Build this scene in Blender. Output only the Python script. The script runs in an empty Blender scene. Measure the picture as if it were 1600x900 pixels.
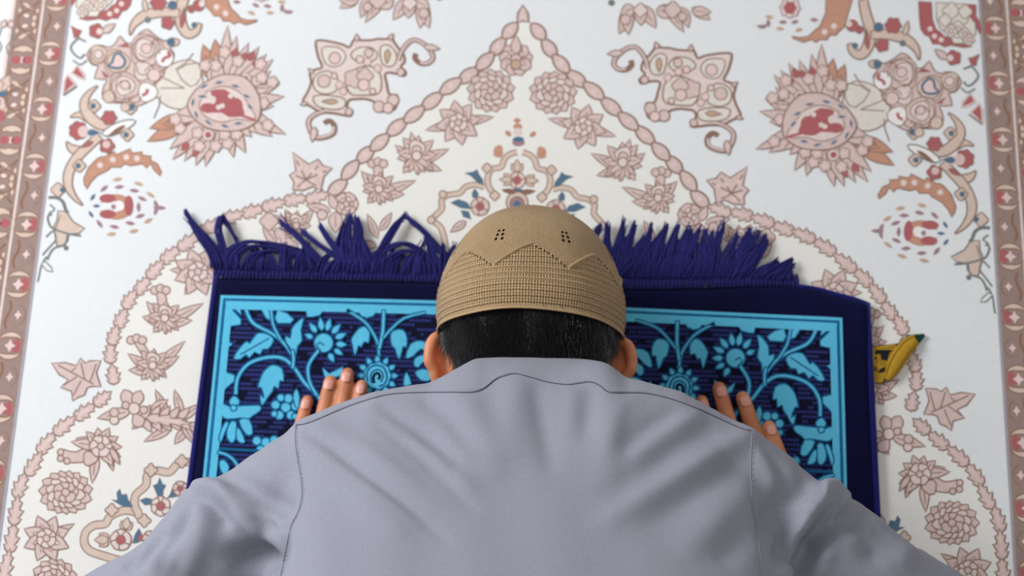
import bpy, bmesh, math, random
import numpy as np
from mathutils import Vector, Matrix
from mathutils.bvhtree import BVHTree
random.seed(7); RNG = np.random.default_rng(7)
C = bpy.context.scene.collection
# ------------------------------------------------------------------ camera
FPX = 50.0 / 36.0 * 1600.0            # 50 mm lens, in pixels of the 1600 wide frame
CAM_X, CAM_H, TH, PSI = 0.0105, 1.384, math.radians(16.08), math.radians(1.96)
cam_d = bpy.data.cameras.new('camera'); cam_d.lens = 50; cam_d.sensor_width = 36
cam = bpy.data.objects.new('camera', cam_d); C.objects.link(cam)
cam.location = (CAM_X, 0, CAM_H); cam.rotation_euler = (TH, 0, PSI)
cam_d.dof.use_dof = True; cam_d.dof.focus_distance = 1.20; cam_d.dof.aperture_fstop = 4.0
cam_d.clip_start = 0.05
bpy.context.scene.camera = cam
# ------------------------------------------------------------------ world, light, exposure
sc = bpy.context.scene
sc.view_settings.view_transform = 'Standard'; sc.view_settings.look = 'None'
sc.view_settings.gamma = 1.0; sc.view_settings.use_curve_mapping = False
sc.view_settings.exposure = 0.0
w = bpy.data.worlds.new('world'); sc.world = w; w.use_nodes = True
w.node_tree.nodes['Background'].inputs[0].default_value = (1.0, 0.985, 0.97, 1)
w.node_tree.nodes['Background'].inputs[1].default_value = 0.39
def area_light(name, loc, target, size, power, color):
    d = bpy.data.lights.new(name, 'AREA'); d.shape = 'RECTANGLE'; d.size, d.size_y = size
    d.energy = power; d.color = color
    o = bpy.data.objects.new(name, d); C.objects.link(o); o.location = loc
    o.rotation_euler = (Vector(target) - Vector(loc)).to_track_quat('-Z', 'Y').to_euler()
    return o
area_light('window_daylight', (-1.75, 1.05, 1.35), (0.0, 0.2, 0.1), (1.0, 0.9), 52, (0.93, 0.965, 1.0))
area_light('overhead_fill', (0.2, 0.3, 2.9), (0.0, 0.2, 0.0), (1.0, 1.0), 7, (1.0, 0.98, 0.96))  # added overhead fill that lifts the ambient level
# ------------------------------------------------------------------ helpers
def pray(px, py):
    d = np.array([(px - 800) / FPX, -(py - 450) / FPX, -1.0])
    c, s = math.cos(TH), math.sin(TH)
    d = np.array([d[0], d[1]*c - d[2]*s, d[1]*s + d[2]*c])
    c, s = math.cos(PSI), math.sin(PSI)
    return np.array([d[0]*c - d[1]*s, d[0]*s + d[1]*c, d[2]])
def G(px, py, z=0.0):                  # photo point -> real point on the level z
    d = pray(px, py); t = (z - CAM_H) / d[2]
    return np.array([CAM_X + d[0]*t, d[1]*t, z])
def srgb(r, g, b):
    f = lambda c: (c/255/12.92) if c/255 <= 0.04045 else ((c/255 + 0.055)/1.055)**2.4
    return (f(r), f(g), f(b), 1)
def tag(o, label=None, cat=None, group=None, kind=None):
    if label: o['label'] = label
    if cat: o['category'] = cat
    if group: o['group'] = group
    if kind: o['kind'] = kind
    return o
def empty(name, loc=(0, 0, 0)):
    o = bpy.data.objects.new(name, None); C.objects.link(o); o.location = loc; o.empty_display_size = 0.05
    return o
def mesh_obj(name, verts, faces, mats, parent=None, midx=None, smooth=False):
    me = bpy.data.meshes.new(name); me.from_pydata([tuple(map(float, v)) for v in verts], [], faces)
    for m in (mats if isinstance(mats, (list, tuple)) else [mats]): me.materials.append(m)
    if midx is not None: me.polygons.foreach_set('material_index', midx)
    if smooth: me.polygons.foreach_set('use_smooth', [True]*len(me.polygons))
    me.update()
    o = bpy.data.objects.new(name, me); C.objects.link(o)
    if parent:
        o.parent = parent; o.matrix_parent_inverse = Matrix.Translation(-Vector(parent.location))
    return o
class NT:                               # tiny node helper
    def __init__(s, name):
        s.m = bpy.data.materials.new(name); s.m.use_nodes = True; s.t = s.m.node_tree; s.n = s.t.nodes
        s.b = s.n['Principled BSDF']; s.out = s.n['Material Output']
    def add(s, typ, **kw):
        n = s.n.new(typ)
        for k, v in kw.items(): setattr(n, k, v)
        return n
    def link(s, a, b): s.t.links.new(a, b)
    def math(s, op, a, b=None, c=None):
        n = s.n.new('ShaderNodeMath'); n.operation = op
        for i, v in enumerate((a, b, c)):
            if v is None: continue
            if isinstance(v, (int, float)): n.inputs[i].default_value = v
            else: s.link(v, n.inputs[i])
        return n.outputs[0]
    def noise(s, scale, detail=3, vec=None, rough=0.5):
        n = s.n.new('ShaderNodeTexNoise'); n.inputs['Scale'].default_value = scale
        n.inputs['Detail'].default_value = detail; n.inputs['Roughness'].default_value = rough
        if vec is not None: s.link(vec, n.inputs['Vector'])
        return n.outputs['Fac']
    def mixc(s, fac, a, b):
        n = s.n.new('ShaderNodeMix'); n.data_type = 'RGBA'
        if isinstance(fac, (int, float)): n.inputs[0].default_value = fac
        else: s.link(fac, n.inputs[0])
        for i, v in ((6, a), (7, b)):
            if isinstance(v, tuple): n.inputs[i].default_value = v
            else: s.link(v, n.inputs[i])
        return n.outputs[2]
    def ramp(s, fac, a, b):
        n = s.n.new('ShaderNodeMapRange'); s.link(fac, n.inputs[0])
        n.inputs[1].default_value = a; n.inputs[2].default_value = b; return n.outputs[0]
    def bump(s, h, strength, dist):
        n = s.n.new('ShaderNodeBump'); n.inputs['Strength'].default_value = strength
        n.inputs['Distance'].default_value = dist; s.link(h, n.inputs['Height']); s.link(n.outputs[0], s.b.inputs['Normal'])
        return n
    def pos(s):
        g = s.n.new('ShaderNodeNewGeometry'); return g.outputs['Position']
    def sep(s, v):
        n = s.n.new('ShaderNodeSeparateXYZ'); s.link(v, n.inputs[0]); return n.outputs
def carpet_mat(name, rgb, var=0.10):
    t = NT(name); c = srgb(*rgb); p = t.pos()
    n1 = t.noise(160, 3, p); n2 = t.noise(9, 3, p)
    f = t.math('ADD', t.math('MULTIPLY', n1, 0.6), t.math('MULTIPLY', n2, 0.4))
    lo = tuple(x*(1-var) for x in c[:3]) + (1,); hi = tuple(min(1, x*(1+var*0.7)) for x in c[:3]) + (1,)
    t.link(t.mixc(t.ramp(f, 0.3, 0.7), lo, hi), t.b.inputs['Base Color'])
    t.b.inputs['Roughness'].default_value = 0.92; t.b.inputs['Specular IOR Level'].default_value = 0.12
    xs = t.sep(p)
    wv = t.math('SINE', t.math('MULTIPLY', xs[1], 2*math.pi/0.0017))
    wx = t.math('SINE', t.math('MULTIPLY', xs[0], 2*math.pi/0.0022))
    t.bump(t.math('ADD', t.math('MULTIPLY', t.math('ADD', wv, t.math('MULTIPLY', wx, 0.5)), 0.3), n1), 0.35, 0.0006)
    return t.m
def plain(name, rgb, rough=0.7, spec=0.3, noise=None, sheen=0):
    t = NT(name); c = srgb(*rgb)
    if noise:
        n = t.noise(noise[0], 3, t.pos()); k = noise[1]
        lo = tuple(x*(1-k) for x in c[:3]) + (1,); hi = tuple(min(1, x*(1+k)) for x in c[:3]) + (1,)
        t.link(t.mixc(t.ramp(n, 0.3, 0.7), lo, hi), t.b.inputs['Base Color'])
    else: t.b.inputs['Base Color'].default_value = c
    t.b.inputs['Roughness'].default_value = rough; t.b.inputs['Specular IOR Level'].default_value = spec
    if sheen: t.b.inputs['Sheen Weight'].default_value = sheen
    return t.m
M = {}
for k, rgb in dict(ground=(226, 227, 228), field=(231, 228, 222), cream=(222, 214, 204), pink=(214, 190, 184), line=(142, 112, 100),
                   tan=(196, 166, 142), beige=(212, 190, 176), red=(174, 100, 102), orange=(194, 146, 124),
                   blue=(86, 114, 138), grey=(120, 124, 122), mauve=(164, 128, 134), white=(238, 232, 230),
                   band=(154, 132, 124), bandedge=(166, 160, 168), pale=(224, 206, 200), brown=(142, 104, 84), rose=(226, 198, 194)).items():
    M['c_' + k] = carpet_mat('carpet_' + k, rgb, 0.025 if k in ('ground', 'field') else 0.09)
CM = list(M.keys())
# closed / open Catmull-Rom smoothing of a point list
def smooth_pts(p, closed=True, n=4):
    p = np.array(p, float); N = len(p); out = []
    rng = range(N) if closed else range(N-1)
    for i in rng:
        if closed: a, b, c, d = p[(i-1) % N], p[i], p[(i+1) % N], p[(i+2) % N]
        else: a, b, c, d = p[max(i-1, 0)], p[i], p[i+1], p[min(i+2, N-1)]
        for k in range(n):
            t = k/n
            out.append(0.5*((2*b) + (c-a)*t + (2*a-5*b+4*c-d)*t*t + (3*b-a-3*c+d)*t**3))
    if not closed: out.append(p[-1])
    return np.array(out)
LW = 1.3
class Print:
    """flat woven figures of the carpet: closed shapes and lines, stacked a few microns apart"""
    def __init__(s, name, z0=0.0):
        s.name = name; s.v = []; s.f = []; s.m = []; s.z0 = z0; s.lv = 0
    def _add(s, pts, mat, tri=None):
        b = len(s.v); z = s.z0 + s.lv*0.000005
        if tri is None:
            P = np.array(pts, float); Q = np.roll(P, -1, 0)
            if (P[:, 0]*Q[:, 1]-Q[:, 0]*P[:, 1]).sum() < 0: pts = P[::-1]
        s.v += [(x, y, z) for x, y in pts]
        if tri is None: s.f.append(tuple(range(b, b+len(pts)))); s.m.append(CM.index('c_'+mat))
        else:
            for q in tri: s.f.append(tuple(b+i for i in q)); s.m.append(CM.index('c_'+mat))
    @staticmethod
    def W(pts):
        return np.array([G(x, y)[:2] for x, y in pts])
    def line(s, pts, w=1.6, mat='line', closed=False, world=False, taper=False):
        P = np.array(pts, float) if world else s.W(pts)
        k = w*LW/1540.0/2; N = len(P)
        if closed: t = np.roll(P, -1, 0) - np.roll(P, 1, 0)
        else: t = np.gradient(P, axis=0)
        n = np.stack([-t[:, 1], t[:, 0]], 1); n /= (np.linalg.norm(n, axis=1, keepdims=True) + 1e-12)
        kk = np.full((N, 1), k)
        if taper: kk = kk*np.linspace(1, 0.15, N)[:, None]
        L = P + n*kk; R = P - n*kk
        v = np.concatenate([L, R]); tri = []
        for i in range(N if closed else N-1):
            j = (i+1) % N; tri.append((N+i, N+j, j, i))
        s._add(v, mat, tri); s.lv += 1
    def fill(s, pts, mat='pink', out='line', w=1.6, sm=0, z=None):
        if sm: pts = smooth_pts(pts, True, sm)
        P = s.W(pts)
        P2 = np.roll(P, -1, 0)
        if (P[:, 0]*P2[:, 1] - P2[:, 0]*P[:, 1]).sum() < 0: P = P[::-1]
        s._add(P, mat); s.lv += 1
        if out: s.line(P, w, out, True, world=True)
    # ---- figures, all in photo pixels
    def petal(s, x, y, a, L, wd, mat='pink', kind='round', out='line', w=1.5, vein=False, bend=0):
        ts = np.linspace(0, 1, 8); a = math.radians(a)
        if kind == 'round': h = np.sin(np.pi*ts**1.5)**0.7
        elif kind == 'point': h = np.sin(np.pi*ts**0.75)**1.0
        else: h = np.sin(np.pi*ts)
        d = np.array([math.cos(a), -math.sin(a)]); n = np.array([d[1], -d[0]])
        c = [np.array([x, y]) + d*L*t + n*bend*L*math.sin(math.pi*t/2)*t for t in ts]
        l = [c[i] + n*wd/2*h[i] for i in range(8)]; r = [c[i] - n*wd/2*h[i] for i in range(7, -1, -1)]
        s.fill(l + r[1:-1], mat, out, w)
        if vein: s.line([c[1], c[3], c[5]], 1.1, 'line')
    def disc(s, x, y, r, mat='pink', out='line', w=1.5, ry=None, lob=0, amp=0.12, n=22, rot=0):
        ry = ry or r; pts = []
        for i in range(n):
            a = 2*math.pi*i/n; k = 1 + (amp*math.cos(lob*a + rot) if lob else 0)
            pts.append((x + r*k*math.cos(a), y + ry*k*math.sin(a)))
        s.fill(pts, mat, out, w)
    def flower(s, x, y, R, n, wd=None, rot=0, mat='pink', kind='round', centre=0.22, cmat='pink', inner=True, ry=1.0):
        wd = wd or 2.1*R*math.sin(math.pi/n)
        for i in range(n):
            a = rot + 360*i/n; k = math.hypot(math.cos(math.radians(a)), ry*math.sin(math.radians(a)))
            s.petal(x, y, a, R*k, wd, mat, kind)
            if inner: s.petal(x, y, a, R*0.62*k, wd*0.45, 'pale' if i % 2 else mat, kind, w=1.0)
        if centre: s.disc(x, y, R*centre, cmat)
    def serrated(s, x0, y0, x1, y1, wd, mat='pink', teeth=3, out='line', w=1.5):
        a = np.array([x0, y0], float); b = np.array([x1, y1], float); d = b-a; L = np.linalg.norm(d); d /= L
        n = np.array([d[1], -d[0]]); l = [a]; r = []; T = teeth + 0.9
        for i in range(teeth):
            hw = wd/2*(0.75 + 0.3*math.sin(math.pi*(i+0.5)/teeth)) if i < teeth-1 else wd*0.36
            for t, k in (((i+0.35)/T, 0.8), ((i+0.98)/T, 1.15), ((i+1.0)/T, 0.62)):
                l.append(a+d*L*t+n*hw*k); r.append(a+d*L*t-n*hw*k)
        s.fill(l+[b]+r[::-1], mat, out, w)
        s.line([a+d*L*0.15, a+d*L*0.75], 2.2, 'rose')
    def blade(s, pts, wd, mat='beige', out='line', w=1.8, a0=0.15, a1=0.1, peak=0.4):
        c = smooth_pts(pts, False, 4); N = len(c); t = np.gradient(c, axis=0); t /= np.linalg.norm(t, axis=1, keepdims=True)
        n = np.stack([t[:, 1], -t[:, 0]], 1); u = np.linspace(0, 1, N)
        h = np.where(u < peak, a0+(1-a0)*np.sin(np.pi/2*u/peak), a1+(1-a1)*np.cos(np.pi/2*(u-peak)/(1-peak)))[:, None]*wd/2
        s.fill(list(c+n*h)+list((c-n*h)[::-1]), mat, out, w)
    def build(s, parent, dx=0.0, mirror=False, name=None):
        v = [((-x if mirror else x)+dx, y, z) for x, y, z in s.v]
        f = [tuple(reversed(q)) for q in s.f] if mirror else s.f
        return mesh_obj(name or s.name, v, f, [M[k] for k in CM], parent, s.m)
# ------------------------------------------------------------------ setting
fl = NT('floor_screed'); fl.b.inputs['Base Color'].default_value = srgb(176, 172, 166); fl.b.inputs['Roughness'].default_value = 0.8
fl.bump(fl.noise(60, 4, fl.pos()), 0.2, 0.002)
floor = mesh_obj('floor', [(-3, -2.6, -0.012), (3, -2.6, -0.012), (3, 3, -0.012), (-3, 3, -0.012)], [(0, 1, 2, 3)], fl.m)
floor['kind'] = 'structure'
# ------------------------------------------------------------------ carpet
CT = -0.0016                            # ground weave, figures lie on it at z = -0.0005 .. 0
carpet = empty('carpet', (0, 0, -0.011))
tag(carpet, 'white woven floor carpet with pink floral arch and brown border bands under the blue mat', 'carpet')
x0, x1, y0, y1 = -1.75, 1.75, -1.3, 1.6; zb = -0.0115
vs = [(x0, y0, zb), (x1, y0, zb), (x1, y1, zb), (x0, y1, zb), (x0, y0, CT), (x1, y0, CT), (x1, y1, CT), (x0, y1, CT)]
mesh_obj('carpet_ground', vs, [(0, 3, 2, 1), (4, 5, 6, 7), (0, 1, 5, 4), (1, 2, 6, 5), (2, 3, 7, 6), (3, 0, 4, 7)], M['c_ground'], carpet)
Z0 = CT + 0.0003
def both(P, shift=True):
    P.build(carpet); P.build(carpet, mirror=True)
def P_(name): return Print(name, Z0)
# side border: pale edge, inner band, pale line, outer band (inner edge of the band at |x| = 0.4895)
XB = 0.4895; YA, YB = -1.25, 1.55
def strip(name, xa, xb, mat, z, sgn, off=0):
    v = [(sgn*xa+off, YA, z), (sgn*xb+off, YA, z), (sgn*xb+off, YB, z), (sgn*xa+off, YB, z)]
    f = [(0, 1, 2, 3)] if sgn > 0 else [(3, 2, 1, 0)]
    return mesh_obj(name, v, f, M['c_'+mat], carpet)
def wfill(P, pts, mat, out=None, w=1.4):
    P._add(np.array(pts) if (np.cross(np.subtract(pts[1], pts[0]), np.subtract(pts[2], pts[1])) > 0) else np.array(pts)[::-1], mat); P.lv += 1
    if out: P.line(pts, w, out, True, world=True)
def ell(x, y, rx, ry, n=12, a0=0, a1=360):
    return [(x+rx*math.cos(math.radians(a0+(a1-a0)*i/n)), y+ry*math.sin(math.radians(a0+(a1-a0)*i/n))) for i in range(n if a1-a0 == 360 else n+1)]
def crescent(x, y, r, a, th=0.45):      # moon whose back faces direction a
    o = [(x+r*math.cos(t), y+r*math.sin(t)) for t in np.radians(np.linspace(a-80, a+80, 9))]
    i = [(x-r*0.02*math.cos(math.radians(a))+r*(1-th*math.cos(t-math.radians(a))**2)*math.cos(t), y+r*(1-th*math.cos(t-math.radians(a))**2)*math.sin(t)) for t in np.radians(np.linspace(a+80, a-80, 9))]
    return o + i[1:-1]
PER = 0.0640
yb0 = G(83, 83)[1]                      # a big rosette of the inner band on the left
P = P_('border_rosettes'); P2 = P_('border_scrolls')
n0 = int((YA-yb0)/PER)+1; n1 = int((YB-yb0)/PER)
cx1 = XB + 0.0135                       # middle of the inner band
for i in range(n0, n1+1):
    y = yb0 + i*PER; P.lv = 3
    wfill(P, crescent(cx1+0.001, y+0.0012, 0.0132, 90, 0.45), 'beige', 'brown'); wfill(P, crescent(cx1+0.001, y-0.0012, 0.0132, -90, 0.45), 'beige', 'brown')
    P.lv = 6
    wfill(P, ell(cx1-0.0058, y, 0.0046, 0.0072, 12), 'red')
    wfill(P, [(cx1+0.001+0.0062*(1 if k % 2 == 0 else 0.55)*math.cos(k*math.pi/4), y+0.0075*(1 if k % 2 == 0 else 0.55)*math.sin(k*math.pi/4)) for k in range(8)], 'rose', 'line', 1.0)
    P.lv = 3; y += PER/2
    wfill(P, [(cx1-0.003+0.0045*(1 if k % 2 == 0 else 0.55)*math.cos(k*math.pi/4), y+0.0060*(1 if k % 2 == 0 else 0.55)*math.sin(k*math.pi/4)) for k in range(8)], 'rose', 'line', 1.0)
    P.line([(cx1+0.007+0.0022*math.sin(t*2*math.pi), y+(t-0.5)*0.030) for t in np.linspace(0, 1, 9)], 3.0, 'brown', world=True)
    P.line(ell(cx1-0.003, y, 0.0075, 0.010, 10, 100, 260), 1.2, 'line', world=True)
PER2 = 0.0915; cx2 = XB + 0.0430; yr0 = G(40, 93)[1]
for i in range(int((YA-yr0)/PER2)+1, int((YB-yr0)/PER2)+1):
    y = yr0 + i*PER2; P2.lv = 3
    wfill(P2, crescent(cx2, y+0.003, 0.0140, 90, 0.6), 'beige', 'brown'); wfill(P2, crescent(cx2, y-0.003, 0.0140, -90, 0.6), 'beige', 'brown')
    for sx in (-1, 1): wfill(P2, ell(cx2+sx*0.0062, y, 0.0055, 0.0050, 10), 'red')
    P2.lv = 7; wfill(P2, ell(cx2, y, 0.0028, 0.0036, 8), 'rose')
    P2.lv = 3; y += PER2/2
    for sy in (-1, 1):
        wfill(P2, [(cx2+0.010, y+sy*0.020), (cx2+0.003, y+sy*0.022), (cx2-0.005, y+sy*0.014), (cx2-0.001, y+sy*0.013)], 'beige', 'brown', 1.2)
        P2.line([(cx2-0.010, y+sy*0.024), (cx2+0.002, y+sy*0.012), (cx2+0.009, y+sy*0.008), (cx2+0.009, y)], 1.6, 'brown', world=True)
        wfill(P2, ell(cx2+0.002, y+sy*0.006, 0.0042, 0.0030, 8), 'pale', 'brown', 1.2)
        wfill(P2, ell(cx2-0.007, y+sy*0.004, 0.0030, 0.0042, 8), 'beige', 'brown', 1.2)
    P2.line(ell(cx2, y, 0.0120, 0.0125, 14), 1.4, 'brown', True, world=True)
    for sx, sy in ((-1, 1), (1, -1), (1, 1), (-1, -1)):
        P2.line([(cx2+sx*0.004, y+sy*0.004), (cx2+sx*0.009, y+sy*0.010), (cx2+sx*0.006, y+sy*0.017), (cx2+sx*0.011, y+sy*0.024)], 1.2, 'brown', world=True)
        P2.line([(cx2+sx*0.012, y+sy*0.028), (cx2+sx*0.010, y+sy*0.034), (cx2+sx*0.012, y+sy*0.040)], 1.2, 'brown', world=True)
        wfill(P2, ell(cx2+sx*0.0095, y+sy*0.012, 0.0022, 0.0036, 6), 'beige', 'brown', 1.0)
for sgn in (-1, 1):
    strip('edge_stripe', XB-0.0022, XB+0.0005, 'bandedge', Z0, sgn)
    strip('border_band', XB+0.0005, XB+0.0270, 'band', Z0, sgn)
    strip('edge_stripe', XB+0.0270, XB+0.0295, 'pale', Z0, sgn)
    strip('border_band', XB+0.0295, XB+0.0585, 'band', Z0, sgn)
    strip('edge_stripe', XB+0.0585, XB+0.0625, 'pale', Z0, sgn)
    P.build(carpet, mirror=sgn < 0); P2.build(carpet, mirror=sgn < 0)

# ---- chain of small leaves that draws the arch
chain = [(817, 32), (797, 47), (778, 72), (758, 95), (732, 117), (704, 134), (675, 157), (647, 178), (620, 198), (593, 222), (571, 241), (547, 265), (527, 292),
         (496, 307), (462, 311), (428, 319), (396, 329), (363, 338), (330, 353), (296, 376), (267, 397), (243, 420), (223, 445), (203, 467), (190, 496), (178, 523),
         (172, 550), (176, 584), (179, 606)]
chain2 = [(179, 606), (160, 622), (133, 642), (101, 664), (73, 691), (53, 724), (32, 757), (24, 797), (18, 839), (9, 883), (-2, 925), (-12, 970)]
P = P_('niche_field'); arch = [G(*q)[:2] for q in chain+chain2[1:]]; P.lv = -20
ring_ = arch+[np.array([arch[-1][0], YA])]+[np.array([-arch[-1][0], YA])]+[np.array([-q[0], q[1]]) for q in reversed(arch)]
P._add(np.array(ring_), 'field'); P.build(carpet)
P = P_('arch_vine')
for ch, k in ((chain, 1), (chain2, 1)):
    for i in range(1, len(ch)-1):
        a, b, c = map(np.array, (ch[i-1], ch[i], ch[i+1]))
        d = (c-a)/np.linalg.norm(c-a); L = 0.5*np.linalg.norm(c-a)*0.60; P.lv = (i % 2)*4
        wd = 17 if i < 13 and ch is chain else 20.5
        far = i < 13 and ch is chain
        if far: P.fill([b-d*L, b-d*L*0.4+np.array([d[1], -d[0]])*wd*0.5, b+d*L*0.35+np.array([d[1], -d[0]])*wd*0.55, b+d*L, b+d*L*0.35-np.array([d[1], -d[0]])*wd*0.55, b-d*L*0.4-np.array([d[1], -d[0]])*wd*0.5], 'pink', 'line', 2.4, sm=2); P.disc(b[0], b[1], 3.5, 'rose', None)
        else: e0, e1 = b+d*L*0.98, b-d*L*1.02; P.serrated(*e0, *e1, wd, teeth=3, w=1.9)
both(P)
P = P_('arch_tip'); P.fill([(817, 7), (809, 20), (808, 34), (817, 32), (826, 34), (825, 20)], 'pink', 'line', 2.5); P.disc(817, 25, 3, 'rose', None)
P.build(carpet)

# ---- pink figures along the arch (left half, mirrored)
PK = [0]
def part(fn, name, mirror=True):
    P = P_(name); PK[0] += 1; P.z0 += 0.0000013*(1+PK[0] % 3); fn(P); P.build(carpet)
    if mirror:
        P.v = [(x, y, z+0.0000006) for x, y, z in P.v]; P.build(carpet, mirror=True)
def fA(P):
    P.flower(806, 92, 27, 9, rot=10, centre=0.3); P.petal(806, 84, 90, 30, 16, 'pink', 'point'); P.disc(806, 100, 8, 'tan')
def rosette(x, y, R, ry=0.9, n=13):
    def f(P):
        P.flower(x, y, R, n, rot=8, inner=False, centre=0, ry=ry); P.flower(x, y, R*0.74, n-3, rot=20, inner=False, centre=0, ry=ry, mat='pale')
        P.flower(x, y, R*0.48, 7, rot=5, inner=False, centre=0.3, ry=ry)
    return f
def star(x, y, R, n=8, rot=12, sides=()):
    def f(P):
        for sx, sy in sides: P.petal(x, y, math.degrees(math.atan2(-(sy-y), sx-x)), math.hypot(sx-x, sy-y), 15, 'pink', 'point', vein=True)
        P.flower(x, y, R, n, rot=rot, kind='point', wd=R*0.62, centre=0); P.flower(x, y, R*0.42, 6, rot=30, inner=False, mat='pale', centre=0.35)
    return f
part(fA, 'flower_figure', False)
part(rosette(767, 141, 38), 'flower_figure')
part(star(716, 191, 36, 8, 10, ((772, 182), (664, 203))), 'flower_figure')
def cluster(x, y, R, head=None, tips=(), n=9):
    """bunch of long petals that opens upwards, with a stalk head and loose tips"""
    def f(P):
        if head:
            hx, hy = head
            P.fill([(x-7, y), (x+7, y), (hx+7, hy), (hx-7, hy)], 'pink'); 
            for k in (-1, 0, 1): P.disc(hx+k*9, hy-2+abs(k)*3, 6.5, 'pink')
        for tx, ty in tips: P.petal(x, y+R*0.3, math.degrees(math.atan2(-(ty-y-R*0.3), tx-x)), math.hypot(tx-x, ty-y-R*0.3), 16, 'pink', 'point', vein=True)
        for i in range(n):
            a = 200 + i*(340/(n-1)) - 10 ; P.petal(x, y, a, R*(0.95 if i % 2 else 0.84), R*0.46, 'pink', 'point', vein=True)
        P.disc(x, y-R*0.30, R*0.34, 'pale', lob=3, amp=0.1); P.disc(x, y-R*0.22, R*0.2, 'pink')
        for i in range(5): P.petal(x, y+R*0.1, 215+i*27, R*0.72, R*0.26, 'pink', 'point', w=1.2)
        P.disc(x, y+R*0.02, R*0.2, 'pale')
    return f
part(cluster(651, 242, 37, None, ((690, 266), (642, 205), (702, 232), (617, 226))), 'flower_figure')
part(cluster(592, 294, 31, (590, 254), ((564, 266), (650, 281), (632, 303))), 'flower_figure')
def fF(P):
    P.flower(541, 318, 19, 5, rot=0, centre=0.25); P.petal(524, 330, 270, 34, 22, 'pink', 'point', vein=True); P.petal(516, 330, 165, 40, 16, 'pink', 'point', vein=True)
    P.disc(503, 335, 8, 'pink'); P.petal(524, 326, 110, 26, 14, 'pink', 'point')
part(fF, 'flower_figure')
part(cluster(462, 352, 28, None, ((428, 335), (490, 325), (445, 326))), 'flower_figure')
def fG(P):
    P.petal(432, 378, 130, 34, 18, 'pink', 'point', vein=True); P.disc(420, 345, 13, 'pink', lob=4); P.serrated(430, 356, 470, 396, 20)
part(fG, 'leaf_figure')
def fH(P):
    P.petal(590, 372, 113, 42, 13, 'pink', 'point', vein=True); P.petal(594, 360, 58, 34, 12, 'pink', 'point', vein=True); P.petal(588, 385, 160, 26, 12, 'pink', 'point')
part(fH, 'leaf_figure')
part(star(309, 424, 39, 8, 20, ((265, 421), (288, 460))), 'flower_figure')
part(cluster(257, 496, 31, (250, 452), ((228, 470), (318, 473), (300, 500), (222, 494))), 'flower_figure')
part(cluster(238, 570, 31, (213, 530), ((199, 552), (289, 532), (280, 556), (200, 578))), 'flower_figure')
def fL(P):
    for (ax, ay, bx, by, w_) in ((262, 652, 242, 608, 14), (284, 650, 272, 608, 13), (268, 668, 224, 690, 14), (290, 670, 272, 694, 14), (280, 655, 316, 630, 14), (286, 665, 322, 668, 14),
                            (236, 640, 262, 624, 14), (226, 652, 206, 670, 12), (284, 662, 306, 696, 12)):
        P.petal(ax, ay, math.degrees(math.atan2(-(by-ay), bx-ax)), math.hypot(bx-ax, by-ay), w_, 'pink', 'point', vein=True)
    for i in range(5):
        P.petal(222+i*14, 655, 62-i*4, 26, 12, 'pink', 'point'); P.petal(224+i*14, 655, -58+i*4, 24, 12, 'pink', 'point')
    P.serrated(228, 652, 300, 662, 16)
    P.petal(206, 640, 112, 34, 20, 'pink', 'round'); P.petal(208, 640, 70, 32, 18, 'pink', 'round'); P.petal(204, 642, 192, 54, 18, 'pink', 'point', vein=True)
    P.petal(208, 644, 300, 26, 20, 'pink', 'round'); P.disc(178, 656, 7, 'pale'); P.disc(178, 644, 7, 'pink'); P.disc(209, 638, 9, 'pale')
    P.disc(196, 633, 6, 'pink'); P.disc(224, 640, 6, 'pink')
part(fL, 'flower_figure')
def fM(P):
    P.petal(150, 708, 262, 48, 15, 'pink', 'point', vein=True); P.petal(168, 705, 285, 32, 12, 'pink', 'point')
    P.fill([(152, 692), (150, 712), (128, 722), (104, 722), (93, 716), (90, 704), (100, 702), (118, 706)], 'pink', sm=2)
    for q in ((94, 706), (94, 716), (104, 720)): P.disc(*q, 5, 'pink')
    for i, (tx, ty) in enumerate(((118, 684), (110, 690), (134, 674), (152, 668), (170, 668), (184, 682), (190, 698), (188, 714), (176, 728))):
        P.petal(156, 697, math.degrees(math.atan2(-(ty-697), tx-156)), math.hypot(tx-156, ty-697), 17, 'pink', 'point', vein=True)
    P.disc(140, 716, 11, 'pink', lob=3); P.flower(157, 697, 18, 6, inner=False, centre=0.3, mat='pale')
    P.petal(172, 700, 300, 30, 10, 'pink', 'point')
part(fM, 'flower_figure')
part(rosette(102, 769, 43, 0.8, 15), 'flower_figure')
part(star(72, 841, 38, 8, 22, ((116, 818), (80, 876), (88, 810))), 'flower_figure')
part(rosette(84, 903, 36, 0.85, 12), 'flower_figure')
def fQ(P):
    P.fill([(457, 237), (482, 256), (497, 248), (504, 258), (519, 262), (506, 275), (501, 297), (488, 291), (474, 297), (457, 296), (459, 284), (452, 273), (462, 266)], 'pink', w=2)
    for a, b in (((478, 280), (463, 250)), ((478, 280), (497, 258)), ((478, 280), (510, 266)), ((478, 280), (462, 274)), ((478, 280), (464, 292)), ((478, 280), (494, 290))): P.line([a, b], 1.8)
    for q in ((468, 262), (488, 266), (500, 270), (464, 282), (474, 289), (488, 281)): P.disc(*q, 4, 'rose', None)
part(fQ, 'leaf_figure')
def fR(P):
    P.fill([(80, 567), (101, 566), (119, 571), (125, 559), (133, 567), (140, 563), (157, 563), (150, 582), (157, 604), (144, 603), (136, 605), (131, 617), (122, 620), (113, 626), (111, 611), (94, 605), (106, 593), (92, 585)], 'pink', w=1.8)
    for a, b in (((146, 600), (90, 570)), ((132, 594), (126, 566)), ((140, 597), (150, 568)), ((120, 588), (98, 602)), ((126, 594), (114, 618)), ((110, 581), (118, 574))): P.line([a, b], 1.6)
part(fR, 'leaf_figure')
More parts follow.
